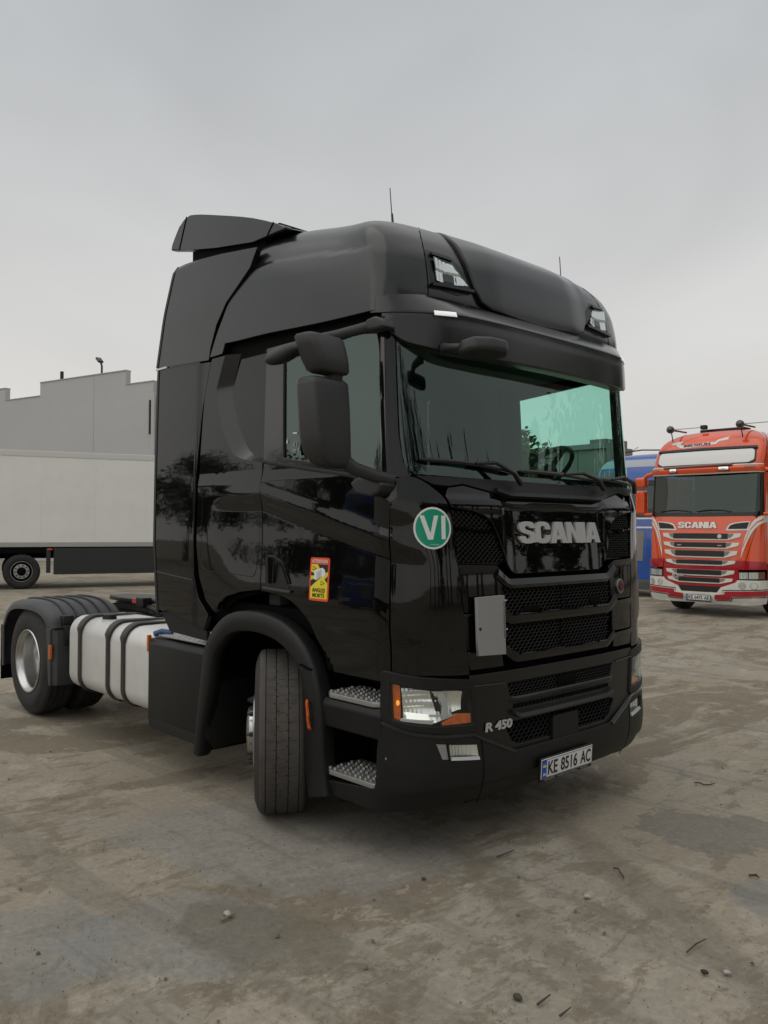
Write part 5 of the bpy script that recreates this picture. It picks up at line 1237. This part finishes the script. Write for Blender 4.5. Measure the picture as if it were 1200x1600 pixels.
    flat('visor_line',full([(0,3.132),(-1.31,3.132),(-1.31,3.118),(0,3.118)]),WPT,vz,PV,.006,.01,(.1,.1)); flat('visor_line',full([(0,2.967),(-1.34,2.975),(-1.34,2.962),(0,2.952)]),WPT,vz,PV,.006,.01,(.1,.1))
    for u0,w in ((-.62,.095),(.48,.12)):
        ml=flat('marker_lamp',[(u0-w,3.095),(u0+w,3.095),(u0+w,3.005),(u0-w,3.005)],TRIM,vz,PV,.012,.02); flat('marker_lens',[(u0-w+.02,3.078),(u0+w-.02,3.078),(u0+w-.02,3.022),(u0-w+.02,3.022)],CHROME,vz,PV,.02,.01)
    for u0 in (-1.1,1.0): flat('marker_lamp',[(u0-.11,3.09),(u0+.11,3.09),(u0+.11,3.06),(u0-.11,3.06)],GMESH,vz,PV,.01,.01)
    # roof
    st=catm([(-1.27,3.0),(-1.9,3.0)],1)
    rf=panel('roof',full([(0,3.1),(-1.3,3.05),(-3.2,3.0),(-3.2,3.95),(-1.6,3.95),(0,3.95)]),RED,RT,P=roofH,g=(.08,.04),th=.03)
    panel('light_box',arc_pts(full([(0,3.44),(-1.02,3.435),(-1.06,3.40),(-1.06,3.22),(-.95,3.165),(0,3.165)]),.03),mat('light_box_white',(.72,.72,.70),.3,coat=.3),rf,P=roofH,off=.035,g=(.1,.06),th=.05)
    panel('box_surround',full([(0,3.46),(-1.09,3.455),(-1.09,3.19),(-.97,3.14),(0,3.14)]),TRIM,rf,P=roofH,off=.016,g=(.1,.06),th=.03)
    panel('shade_strip',full([(0,3.50),(-1.12,3.49),(-1.12,3.45),(0,3.455)]),TRIM,rf,P=roofH,off=.05,g=(.1,.06),th=.06)
    tube('light_bar',[S_at(roofH,.09,-.85+1.5*t,3.11+.02*t) for t in [i/10 for i in range(11)]],.028,mat('bar_grey',(.22,.13,.11),.4,metal=.5),rf,8)
    bn=[(a,b+.03) for a,b in [(-.95,3.62),(-.78,3.66),(-.62,3.655),(-.66,3.60),(-.5,3.56),(-.3,3.575),(.0,3.60),(.18,3.60),(.25,3.65),(.55,3.70),(.47,3.665),(.52,3.64),(.28,3.615),(.22,3.56),(.0,3.545),(-.3,3.52),(-.55,3.505),(-.70,3.55),(-.78,3.60),(-.9,3.585),(-.86,3.61)]]
    bo_=panel('banner_print',bn,WPT,rf,P=roofH,off=.006,g=(.08,.03),th=.004,ch=0)
    V,F=text_mesh('BELGIUM',.045,.62,bold=.03); solid_text('banner_words','',lambda x,y,dd:S_at(roofH,.012+dd,-.23+x,3.593+y+x*.03),1,mat('navy_print',(.03,.03,.10),.5),rf,depth=.002,VF=(V,F))
    # side print
    pr_=panel('side_print',[(1.62,3.50),(1.9,3.53),(2.3,3.56),(2.3,3.38),(1.9,3.36),(1.64,3.35)],WPT,rf,P=roofH,off=.006,g=(.1,.05),th=.004,ch=0)
    for k in range(7): panel('print_bar',[(1.68+k*.09,3.50),(1.715+k*.09,3.503),(1.715+k*.09,3.375),(1.68+k*.09,3.372)],RED,rf,P=roofH,off=.012,th=.003,ch=0)
    rail('roof_seam',[(1.30,3.06),(1.36,3.3),(1.42,3.5),(1.50,3.66),(1.62,3.8)],[(-.008,0),(-.008,.004),(.008,.004),(.008,0)],TRIM,rf,P=roofH)
    # horns and spot
    for y in (-.80,.72):
        hn=lathe('air_horn',[(0,-.34),(.02,-.34),(.022,.1),(.03,.25),(.045,.36),(.08,.43),(.072,.43),(.04,.36),(.0,.3)],SILVER if False else mat('horn_black',(.012,.012,.012),.2,coat=1.),RT,20,Matrix.Translation((-.74,y,3.97))@Matrix.Rotation(-PI/2,4,'Z')@Matrix.Diagonal((1,1,1,1)))
        bm=bmesh.new(); bmesh.ops.create_uvsphere(bm,u_segments=18,v_segments=10,radius=.082,matrix=Matrix.Translation((-.35,y,3.97))); fin('lamp_shell',bm,mat('horn_black',(.012,.012,.012),.2,coat=1.),RT)
        tube('horn_stem',[(-.42,y,3.98),(-.6,y+.25,4.0),(-.75,y+.55,4.02)],.012,SILVER,RT,6); tube('horn_foot',[(-.40,y+.03,3.70),(-.38,y,3.93)],.012,TRIM,RT,6)
        box('horn_tail',(-.82,y+.50,3.97),(-.70,y+.62,4.06),TRIM,RT,.01)
    box('roof_rack',(-1.3,-.42,3.93),(-.95,.55,3.985),TRIM,RT,.01)
    plate_at(RT,.385,(('KE',.093),('6475',.168),('AE',.108)),.055)
    return RT
R_W2=ctab([(2.95,1.205),(3.10,1.20),(3.30,1.195),(3.50,1.17),(3.66,1.10),(3.76,.98),(3.85,.75),(3.92,.4),(3.95,.03)])
R_F2=ctab([(2.95,-.20),(3.10,-.20),(3.30,-.24),(3.50,-.32),(3.66,-.43),(3.76,-.56),(3.85,-.78),(3.92,-1.1),(3.95,-1.4)])
R_Z2=ctab([(2.95,2.95),(3.66,3.67),(3.76,3.79),(3.85,3.90),(3.92,3.96),(3.95,3.99)])
def roofH(u,t):
    f=R_F2(t); w=R_W2(t); xc=min(f-.25,XC); s=-1 if u<0 else 1; v=abs(u)
    if v>=LQ: x=xc+(XR-xc)*(v-LQ)/(XC-XR); y=s*w
    else: a,y=_cp(th_of(v),f-xc,w); x=xc+a; y*=s
    return Vector((x,y,R_Z2(t)))
plate_at=plate
red_truck()
def blue_truck(loc,rz,label,group=None):
    BT=empty('tractor_truck',loc,rz,label,'truck',group)
    ft=ctab([(.2,-.05),(.42,0),(1.0,0),(2.0,-.06),(2.2,-.10),(3.0,-.24),(3.2,-.26)]); wt=ctab([(.2,1.20),(.5,1.22),(2.1,1.22),(3.2,1.20)]); P=make_P(ft,wt)
    box('body_core',(-2.2,-1.12,.9),(-.42,1.12,2.1),SHELL,BT,.02); box('cab_back',(-2.25,-1.12,2.0),(-2.2,1.12,3.3),SHELL,BT,.01)
    box('seat_row',(-1.6,-1.0,1.5),(-1.0,1.0,2.4),SEAT,BT,.05)
    flat('front_panel',full([(0,2.08),(-1.28,2.08),(-1.28,.46),(0,.46)]),BLUE,BT,P,0,.03)
    flat('white_line',full([(0,2.10),(-1.28,2.10),(-1.28,2.06),(0,2.06)]),WPT,BT,P,.01,.01)
    flat('white_line',full([(0,1.86),(-1.0,1.86),(-.95,1.82),(0,1.82)]),WPT,BT,P,.01,.01)
    flat('grille',full([(0,1.75),(-.40,1.75),(-.38,.95),(0,.95)]),GMESH,BT,P,.01,.02)
    flat('bumper',full([(0,.45),(-1.34,.47),(-1.34,.20),(0,.18)]),mat('grey_bumper',(.10,.105,.11),.5),BT,P,.03,.05)
    flat('windscreen',full([(0,2.96),(-1.2,2.96),(-1.2,2.34),(-1.14,2.3),(0,2.3)]),OWS,BT,P,0,.01)
    flat('scuttle',full([(0,2.34),(-1.28,2.34),(-1.28,2.1),(0,2.1)]),TRIM,BT,P,.004,.02)
    for s in (1,-1):
        q=(lambda p:p) if s==1 else mir
        flat('pillar',q([(-1.2,2.3),(-1.3,2.3),(-1.3,3.0),(-1.2,3.0)]),TRIM,BT,P,.002,.03)
        flat('door',q([(-1.3,2.14),(-3.2,2.14),(-3.2,1.0),(-2.0,1.0),(-1.9,.5),(-1.3,.5)]),BLUE,BT,P,0,.03); flat('window_frame',q([(-1.3,2.15),(-3.2,2.15),(-3.2,3.0),(-1.3,3.0)]),BLUE,BT,P,0,.02)
        flat('side_window',q([(-1.42,2.22),(-2.3,2.26),(-2.3,2.86),(-1.46,2.86)]),OWS,BT,P,.006,.01)
        hl=flat('headlamp',q([(-.82,.90),(-1.25,.92),(-1.25,.66),(-.82,.64)]),CHROME,BT,P,.02,.03)
        flat('white_wedge',q([(-1.26,1.30),(-1.05,.60),(-1.28,.56)]),WPT,BT,P,.01,.01)
        flat('wedge_panel',q([(-.80,1.62),(-1.06,1.62),(-1.06,1.28),(-.80,1.28)]),mat('grey_panel',(.12,.14,.16),.4),BT,P,.01,.01)
        cab_wheel(BT,-1.4,-1.03*s,s); cab_wheel(BT,-5.1,-1.0*s,s); box('frame_rail',(-6.0,min(.34*s,.42*s),.7),(-.4,max(.34*s,.42*s),.95),STEEL,BT,.004)
        y=-1.5*s; box('wing_mirror',(-.50,y-.11,2.2),(-.32,y+.11,2.85),TRIM,BT,.05,seg=3); tube('mirror_arm',[(-.36,-1.22*s,3.0),(-.40,-1.46*s,2.85)],.035,TRIM,BT,8)
    rf=panel('roof',full([(0,3.0),(-1.3,3.0),(-3.2,3.0),(-3.2,3.94),(-1.6,3.94),(0,3.94)]),BLUE,BT,P=roofB,g=(.1,.05),th=.03)
    panel('roof_stripe',full([(0,3.72),(-2.6,3.70),(-2.6,3.5),(-1.2,3.50),(0,3.52)]),BSTR,rf,P=roofB,off=.006,g=(.1,.05),th=.006,ch=0)
    for s in (1,-1):
        q=(lambda p:p) if s==1 else mir
        panel('roof_light',q([(-1.08,3.40),(-.42,3.40),(-.50,3.20),(-1.06,3.20)]),mat('skylight_grey',(.05,.055,.055),.15,coat=1.),rf,P=roofB,off=.008,g=(.1,.05),th=.01)
    flat('visor',full([(0,3.10),(-1.28,3.08),(-1.28,2.97),(0,2.97)]),TRIM,BT,P,.05,.05)
    tube('roof_rail',[(-.75,-.7,3.93),(-.7,0,3.97),(-.75,.7,3.93)],.02,TRIM,BT,6); tube('aerial',[(-.7,-.35,3.93),(-.75,-.15,4.06)],.008,TRIM,BT,5)
    return BT
def roofB(u,t): 
    p=roofH(u,t); p.z=2.95+(p.z-2.95)*.93; return p
blue_truck((-8.95,15.95,0),rad(-88),'blue tractor unit with pale roof stripes, half hidden behind the orange and crimson one')
# ------------------------------------------------------------------ refrigerated semi-trailer
BOXW=mat('reefer_white',(.79,.785,.745),.42,var=.03,vscale=.7,dust=.12,dcol=(.42,.40,.34))
SKIRT=mat('skirt_grey',(.020,.022,.024),.45,var=.1)
def trailer(loc,rz,label,group=None,doors=False):
    T=empty('semi_trailer',loc,rz,label,'trailer',group)
    W=2.58; x0,x1=-3.4,10.0
    bd=box('box_body',(x0,0,1.22),(x1,W,3.93),BOXW,T,.03)
    # side skin panels with thin joints
    n=9
    for k in range(n):
        a=x0+.05+(x1-x0-.1)*k/n; b=x0+.05+(x1-x0-.1)*(k+1)/n
        box('wall_panel',(a+.001,-.008,1.34),(b-.001,.004,3.80),BOXW,T,.0015)
    for y in (-.02,W-.01): box('roof_rail',(x0,y,3.80),(x1,y+.03,3.97),mat('rail_white',(.62,.62,.59),.4),T,.01)
    box('floor_rail',(x0,-.022,1.20),(x1,.01,1.33),mat('rail_grey',(.36,.36,.34),.45,var=.06),T,.008)
    for y in (.75,1.7): box('chassis_beam',(x0+.2,y,.85),(x1-.5,y+.12,1.20),SHELL,T,.01)
    sk=box('side_skirt',(1.42,-.005,.40),(7.2,.03,1.17),SKIRT,T,.01); box('skirt_joint',(6.0,-.008,.40),(6.02,.0,1.17),SHELL,sk,0)
    box('skirt_end',(1.22,-.004,.45),(1.34,.03,1.17),SKIRT,T,.01)
    for x,z in ((1.32,1.13),(6.1,.64),(6.55,1.12)): box('marker_lamp',(x-.07,-.03,z-.02),(x+.07,-.006,z+.02),AMBER,T,.004)
    for x in (.57,-.74,-2.05):
        for yy,s in ((.17,1),(W-.17,-1)):
            t=lathe('wheel',tyre_prof(.34,R=.50),RUB,T,48,Matrix.Translation((x,yy,.50))@Matrix.Diagonal((1,s,1,1)),ang=50)
            S_=Matrix.Translation((x,yy,.50))@Matrix.Diagonal((1,s,1,1))
            lathe('rim',[(.292,-.15),(.29,-.168),(.278,-.168),(.272,-.14),(.262,-.12),(.262,-.02),(.24,-.04),(.22,-.10),(.205,-.115),(.20,-.12),(.13,-.12)],SHELL,t,40,S_)
            lathe('rim_edge',[(.296,-.168),(.292,-.176),(.282,-.176),(.279,-.168)],ALU,t,40,S_)
            lathe('hub',[(.215,-.10),(.212,-.135),(.125,-.14),(.12,-.115)],ALU,t,40,S_)
            nuts('wheel_nut',t,.172,-.145,10,S_,.022,.03,SHELL,False)
            lathe('hub_cap',[(.122,-.115),(.115,-.16),(.06,-.18),(0,-.18)],SHELL,t,24,S_)
        box('axle',(x-.07,.2,.43),(x+.07,W-.2,.57),SHELL,T,.02)
    box('mudguard_edge',(-2.7,-.004,1.02),(1.22,.03,1.18),SHELL,T,.005)
    for y in (.45,2.05): box('landing_leg',(6.9,y,.12),(7.02,y+.12,1.2),STEEL,T,.01); box('leg_foot',(6.82,y-.08,.03),(7.1,y+.2,.13),STEEL,T,.01)
    box('rear_frame',(x0-.05,-.01,1.05),(x0,W+.01,3.97),mat('rail_white',(.62,.62,.59),.4),T,.01)
    box('cooling_unit',(x1,.35,2.2),(x1+.55,W-.35,3.8),BOXW,T,.06)
    return T
TL=trailer((-21.77,4.04,0),math.atan2(4.03,1.33),'long white refrigerated trailer with dark side skirt before the grey stepped wall')
# ------------------------------------------------------------------ grey warehouse with a stepped parapet
CONC=mat('wall_concrete',(.42,.42,.415),.85,var=.04,vscale=.35,bump=.1,bscale=8,dust=.10,dcol=(.30,.295,.28))
def warehouse():
    a=Vector((-41.15,12.47)); d=(Vector((-34.69,14.09))-a).normalized(); 
    rz=math.atan2(d.y,d.x)
    B=empty('warehouse',(a.x,a.y,0),rz,'grey concrete warehouse wall with a stepped top, behind the white refrigerated trailer','building')
    # local x along the wall, wall plane at y=0, building behind (+y)
    segs=[(-20.0,-14.0,9.23),(-14.0,-8.0,8.57),(-8.0,-3.03,9.23),(-3.03,0.01,8.57),(0.01,4.30,9.26),(4.305,6.64,9.26),(6.64,8.55,8.58)]
    for x0,x1,h in segs:
        w=box('wall_panel',(x0,0,0),(x1-(.012 if x1==4.30 else .0),.28,h),CONC,B,0)
        box('coping',(x0-.0,-.03,h),(x1,.31,h+.05),mat('coping_light',(.33,.33,.325),.7),w,.0)
    box('end_wall',(8.56,.02,0),(8.80,16,7.9),CONC,B,.01); box('pilaster',(8.5,-.10,0),(8.72,.10,8.0),CONC,B,.01)
    box('dark_slot',(8.40,-.14,6.1),(8.47,-.06,7.7),DARKP,B,.01)  # raised dark box standing in for a dark slot at the wall's end
    box('roof_slab',(-20,.3,7.9),(8.5,16,8.1),CONC,B,.01); box('back_wall',(-20,15.7,0),(8.5,16,7.9),CONC,B,.01)
    return B,Matrix.Translation((a.x,a.y,0))@Matrix.Rotation(rz,4,'Z')
WB_,MW=warehouse()
p=MW@Vector((4.75,.1,9.3))
fl=empty('floodlight',p,0,'black arm lamp on top of the grey wall, pointing out to the left','lamp')
tube('lamp_post',[(0,0,0),(0,0,.40),(-.10,-.02,.60)],.05,TRIM,fl,8); M_=Matrix.Translation((-.16,-.02,.66))@Matrix.Rotation(rad(35),4,'Y'); box('lamp_head',(-.30,-.13,-.05),(.12,.13,.06),TRIM,fl,.02,M_)
p=MW@Vector((1.65,.1,9.3))
vp=tube('vent_pipe',[(0,0,0),(0,0,.42)],.09,TRIM,None,10); vp.location=p; tag(vp,'short black pipe standing on the parapet, left of the arm lamp','pipe')
# long low hall behind the trucks, seen through the cab
def hall():
    a=Vector((-33.5,37.5)); b=Vector((-23.1,37.2)); d=(b-a).normalized(); rz=math.atan2(d.y,d.x); Lh=(b-a).length
    H=empty('hall',(a.x,a.y,0),rz,'low pale hall far behind the trucks, its end just showing right of the windscreen','building')
    HW=mat('hall_cladding',(.20,.19,.175),.8,var=.08,vscale=.6)
    n=6
    for k in range(n): box('wall_panel',(Lh*k/n+.02,0,0),(Lh*(k+1)/n-.02,.2,6.35),HW,H,.01)
    box('roof_edge',(-.1,-.15,6.35),(Lh+.1,.3,6.65),mat('coping_grey',(.22,.22,.22),.7),H,.01); box('roof_slab',(0,.2,5.3),(Lh,3,5.55),HW,H,.01)
    box('end_wall',(Lh-.15,.2,0),(Lh,3,6.5),HW,H,.01); box('stair_tower',(Lh-1.2,.4,6.3),(Lh-.1,2.6,6.95),HW,H,.02)
hall()
# ------------------------------------------------------------------ trees
LEAF=[]
def leafmat(name,c):
    m=mat(name,c,.7,var=.45,vscale=1.2); return m
BARK=mat('bark',(.06,.048,.038),.9,var=.3,vscale=5,bump=.4,bscale=20)
def tree(name,h,r,seed,lm,conifer=False,n=2600):
    rg=random.Random(seed); root=empty(name,(0,0,0))
    bm=bmesh.new()
    pts=[(0,0,0),(rg.uniform(-.1,.1),rg.uniform(-.1,.1),h*.3),(rg.uniform(-.2,.2),rg.uniform(-.2,.2),h*.6),(0,0,h*.93)]
    tube_bm(bm,pts,[h*.026,h*.019,h*.012,h*.003],8); tips=[]
    if not conifer:
        for k in range(9):
            z=h*rg.uniform(.28,.7); a=rg.uniform(0,2*PI); l=r*rg.uniform(.5,.95); e=Vector((math.cos(a)*l,math.sin(a)*l,z+l*rg.uniform(.4,.9)))
            tube_bm(bm,[(0,0,z),e*.5+Vector((0,0,z*.52)),e],[h*.010,h*.006,h*.002],6); tips.append(e)
    fin('trunk',bm,BARK,root)
    V=[];F=[]
    def leaf(p,s):
        a=Vector((rg.gauss(0,1),rg.gauss(0,1),rg.gauss(0,1))).normalized(); b=a.cross(Vector((rg.gauss(0,1),rg.gauss(0,1),rg.gauss(0,1)))).normalized()
        i=len(V); V.extend([p-a*s,p+b*s*.55,p+a*s,p-b*s*.55]); F.append((i,i+1,i+2,i+3))
    if conifer:
        for k in range(n):
            t=rg.random()**.8; rr=r*(1-t)**.75*(.75+.35*math.sin(t*23+rg.random()))*(rg.random()**.35); a=rg.uniform(0,2*PI)
            leaf(Vector((math.cos(a)*rr,math.sin(a)*rr,h*(.06+.95*t)-rr*.25)),rg.uniform(.10,.24))
    else:
        bl=[]
        for k in range(26):
            a=rg.uniform(0,2*PI); q=rg.random()**.5*r*.8; z=h*rg.uniform(.38,.92); q*=1-max(0,(z/h-.6))*1.5
            bl.append((Vector((math.cos(a)*q,math.sin(a)*q,z)),r*rg.uniform(.22,.42)))
        for e in tips: bl.append((e,r*.3))
        for k in range(n):
            c,rr=rg.choice(bl); d=Vector((rg.gauss(0,1),rg.gauss(0,1),rg.gauss(0,.8))).normalized()*rr*(rg.random()**.4)
            leaf(c+d,rg.uniform(.10,.22))
    raw('crown',V,F,lm,root)
    return root
def put(root,loc,sc_=1.,rz=0.,label=None,group=None,first=False):
    if first: r=root
    else:
        r=root.copy(); COL.objects.link(r)
        for ch in root.children:
            c=ch.copy(); COL.objects.link(c); c.parent=r
    r.location=loc; r.scale=(sc_,)*3; r.rotation_euler=(0,0,rz); tag(r,label,'tree',group); return r
G1=leafmat('leaf_green',(.055,.075,.022)); G2=leafmat('leaf_dark',(.030,.045,.018))
ta=tree('leafy_tree',8.4,3.0,3,G1,n=5200)
put(ta,(-23.8,28.7,0),.86,.4,'leafy green tree far behind, seen through the glass of the black cab',None,True)
put(ta,(-30.3,29.0,0),.7,2.1,'smaller leafy tree left of the one seen through the black cab',None)
# the yard behind the viewer: what the paintwork and the windscreen mirror
tb=tree('leafy_tree',8.5,3.4,11,G2,n=3600); tc_=tree('conifer_tree',9.5,1.7,17,G2,True,n=3200)
grp='trees round the yard behind the viewer'
first={'b':True,'c':True}
cnt_=[0]
ORD=['first','second','third','fourth','fifth','sixth','seventh','eighth','ninth','tenth','eleventh','twelfth','thirteenth','fourteenth','fifteenth','sixteenth','seventeenth','eighteenth','nineteenth','twentieth','twenty-first','twenty-second']
ROW=['mirrored by the windscreen','mirrored by the black flank']
def lab_(kind,s):
    i=cnt_[0]; cnt_[0]+=1; r=0 if i<22 else 1; i-=22*r
    return ('tall ' if s>1.25 else 'short ' if s<.85 else '')+('dark leafy tree' if kind=='b' else 'dark conifer')+', '+ORD[i]+' from the left of the row '+ROW[r]
def pt_(kind,x,y,s,rz):
    k={'b':tb,'c':tc_}[kind]; s*=.86 if kind=='c' else 1.
    put(k,(x,y,0),s,rz,lab_(kind,s),grp+(' (leafy)' if kind=='b' else ' (conifers)'),first[kind]); first[kind]=False
rg=random.Random(5)
# mirrored by the windscreen (ahead of the truck)
for i in range(22):
    az=rad(-4+i*4.6+rg.uniform(-1.5,1.5)); r_=rg.uniform(36,44); pt_('c' if rg.random()<.3 else 'b',math.cos(az)*r_,math.sin(az)*r_,rg.uniform(1.5,1.78),rg.uniform(0,6))
# mirrored by the flank
for i in range(20):
    az=rad(196+i*4.3+rg.uniform(-1.5,1.5)); r_=rg.uniform(44,58); pt_('b' if rg.random()<.7 else 'c',math.cos(az)*r_,math.sin(az)*r_,rg.uniform(.7,1.25),rg.uniform(0,6))
def copy_tree(o,loc,rz,label):
    r=o.copy(); COL.objects.link(r); r.location=loc; r.rotation_euler=(0,0,rz); r['label']=label
    for ch in o.children:
        c=ch.copy(); COL.objects.link(c); c.parent=r
        for g in ch.children:
            e=g.copy(); COL.objects.link(e); e.parent=c
    return r
copy_tree(TL,(-12,-19,0),rad(8),'white trailer parked behind the viewer, mirrored in the black door')
blue_truck((-17.5,-17,0),rad(60),'blue tractor unit behind the viewer, beside the white trailer')
# ------------------------------------------------------------------ litter on the concrete
def twig(pts,r,label,m=BARK):
    o=tube('twig',[(x,y,.006+abs(.004*math.sin(i*2.))) for i,(x,y) in enumerate(pts)],[r]*(len(pts)-1)+[r*.5],m,None,5); 
    tag(o,label,'twig')
twig([(-.372,-2.169),(-.376,-2.13),(-.382,-2.087)],.007,'short pale brown stick lying left of centre on the concrete, nearest the viewer',mat('pale_stick',(.20,.17,.10),.8))
twig([(.523,-.323),(.548,-.315),(.575,-.345),(.62,-.385),(.64,-.411)],.0045,'thin dark twig bent in a curve below the number plate')
twig([(.103,1.426),(.14,1.44),(.176,1.419),(.20,1.46),(.215,1.505)],.005,'dark wavy twig beyond the bumper, right of the black truck')
twig([(.007,-.657),(.02,-.58),(.016,-.512)],.004,'thin twig lying just in front of the shadow under the bumper')
twig([(1.214,-.873),(1.21,-.78),(1.219,-.704)],.004,'thin pale twig towards the lower right corner')
twig([(1.05,.118),(1.08,.14),(1.103,.117)],.007,'thick dark twig near the right edge of the view')
twig([(1.019,-1.659),(1.016,-1.573)],.006,'short dark twig at the bottom edge, beside a flat dark scrap')
twig([(1.12,-1.659),(1.119,-1.588)],.005,'short dark twig at the very bottom edge')
def stone(x,y,r,m,label,name='pebble'):
    bm=bmesh.new(); bmesh.ops.create_icosphere(bm,subdivisions=2,radius=r,matrix=Matrix.Translation((x,y,r*.35))@Matrix.Diagonal((1,.8,.5,1)))
    for v in bm.verts: v.co+=Vector((noise.noise(v.co*60),noise.noise(v.co*60+Vector((3,1,2))),0))*r*.35
    o=fin(name,bm,m,None); tag(o,label,'pebble' if name=='pebble' else 'scrap')
PALE=mat('pale_stone',(.34,.33,.30),.8,var=.2,vscale=80)
stone(.62,-.718,.019,PALE,'pale pebble lying in the open a step in front of the bumper')
stone(1.401,-.903,.017,PALE,'pale pebble near the lower right corner, beside a black scrap')
stone(-.412,-2.11,.022,PALE,'pale flake of stone beside the pale brown stick')
stone(1.34,-.97,.018,mat('black_scrap',(.02,.02,.017),.8),'black crumpled scrap near the lower right corner','scrap')
stone(.935,-1.674,.022,mat('brown_scrap',(.06,.052,.04),.9),'flat brown scrap near the bottom edge','scrap')
stone(-.066,-1.156,.014,mat('brown_scrap',(.06,.052,.04),.9),'small brown scrap left of the pale pebble','scrap')
# loose grit
V=[];F=[]; rg=random.Random(9)
for k in range(5000):
    d=rg.random()**1.6*9+.6; a=YAW+rg.uniform(-.62,.62); x=CAM[0]+math.cos(a)*(d+1.2); y=CAM[1]+math.sin(a)*(d+1.2)
    if -6.2<x<0 and -1.25<y<1.3 : continue
    r=rg.uniform(.0018,.0050)*(2.4 if rg.random()<.05 else 1); i=len(V); t=rg.uniform(0,6)
    for q in range(4): V.append((x+r*math.cos(t+q*PI/2)*rg.uniform(.7,1.3),y+r*math.sin(t+q*PI/2)*rg.uniform(.7,1.3),.0))
    V.append((x,y,r*.9)); F+= [(i,i+1,i+4),(i+1,i+2,i+4),(i+2,i+3,i+4),(i+3,i,i+4)]
gr=raw('grit',V,F,mat('grit_mix',(.12,.108,.085),.9,var=.7,vscale=9)); tag(gr,'loose grit scattered over the concrete','grit',kind='stuff')
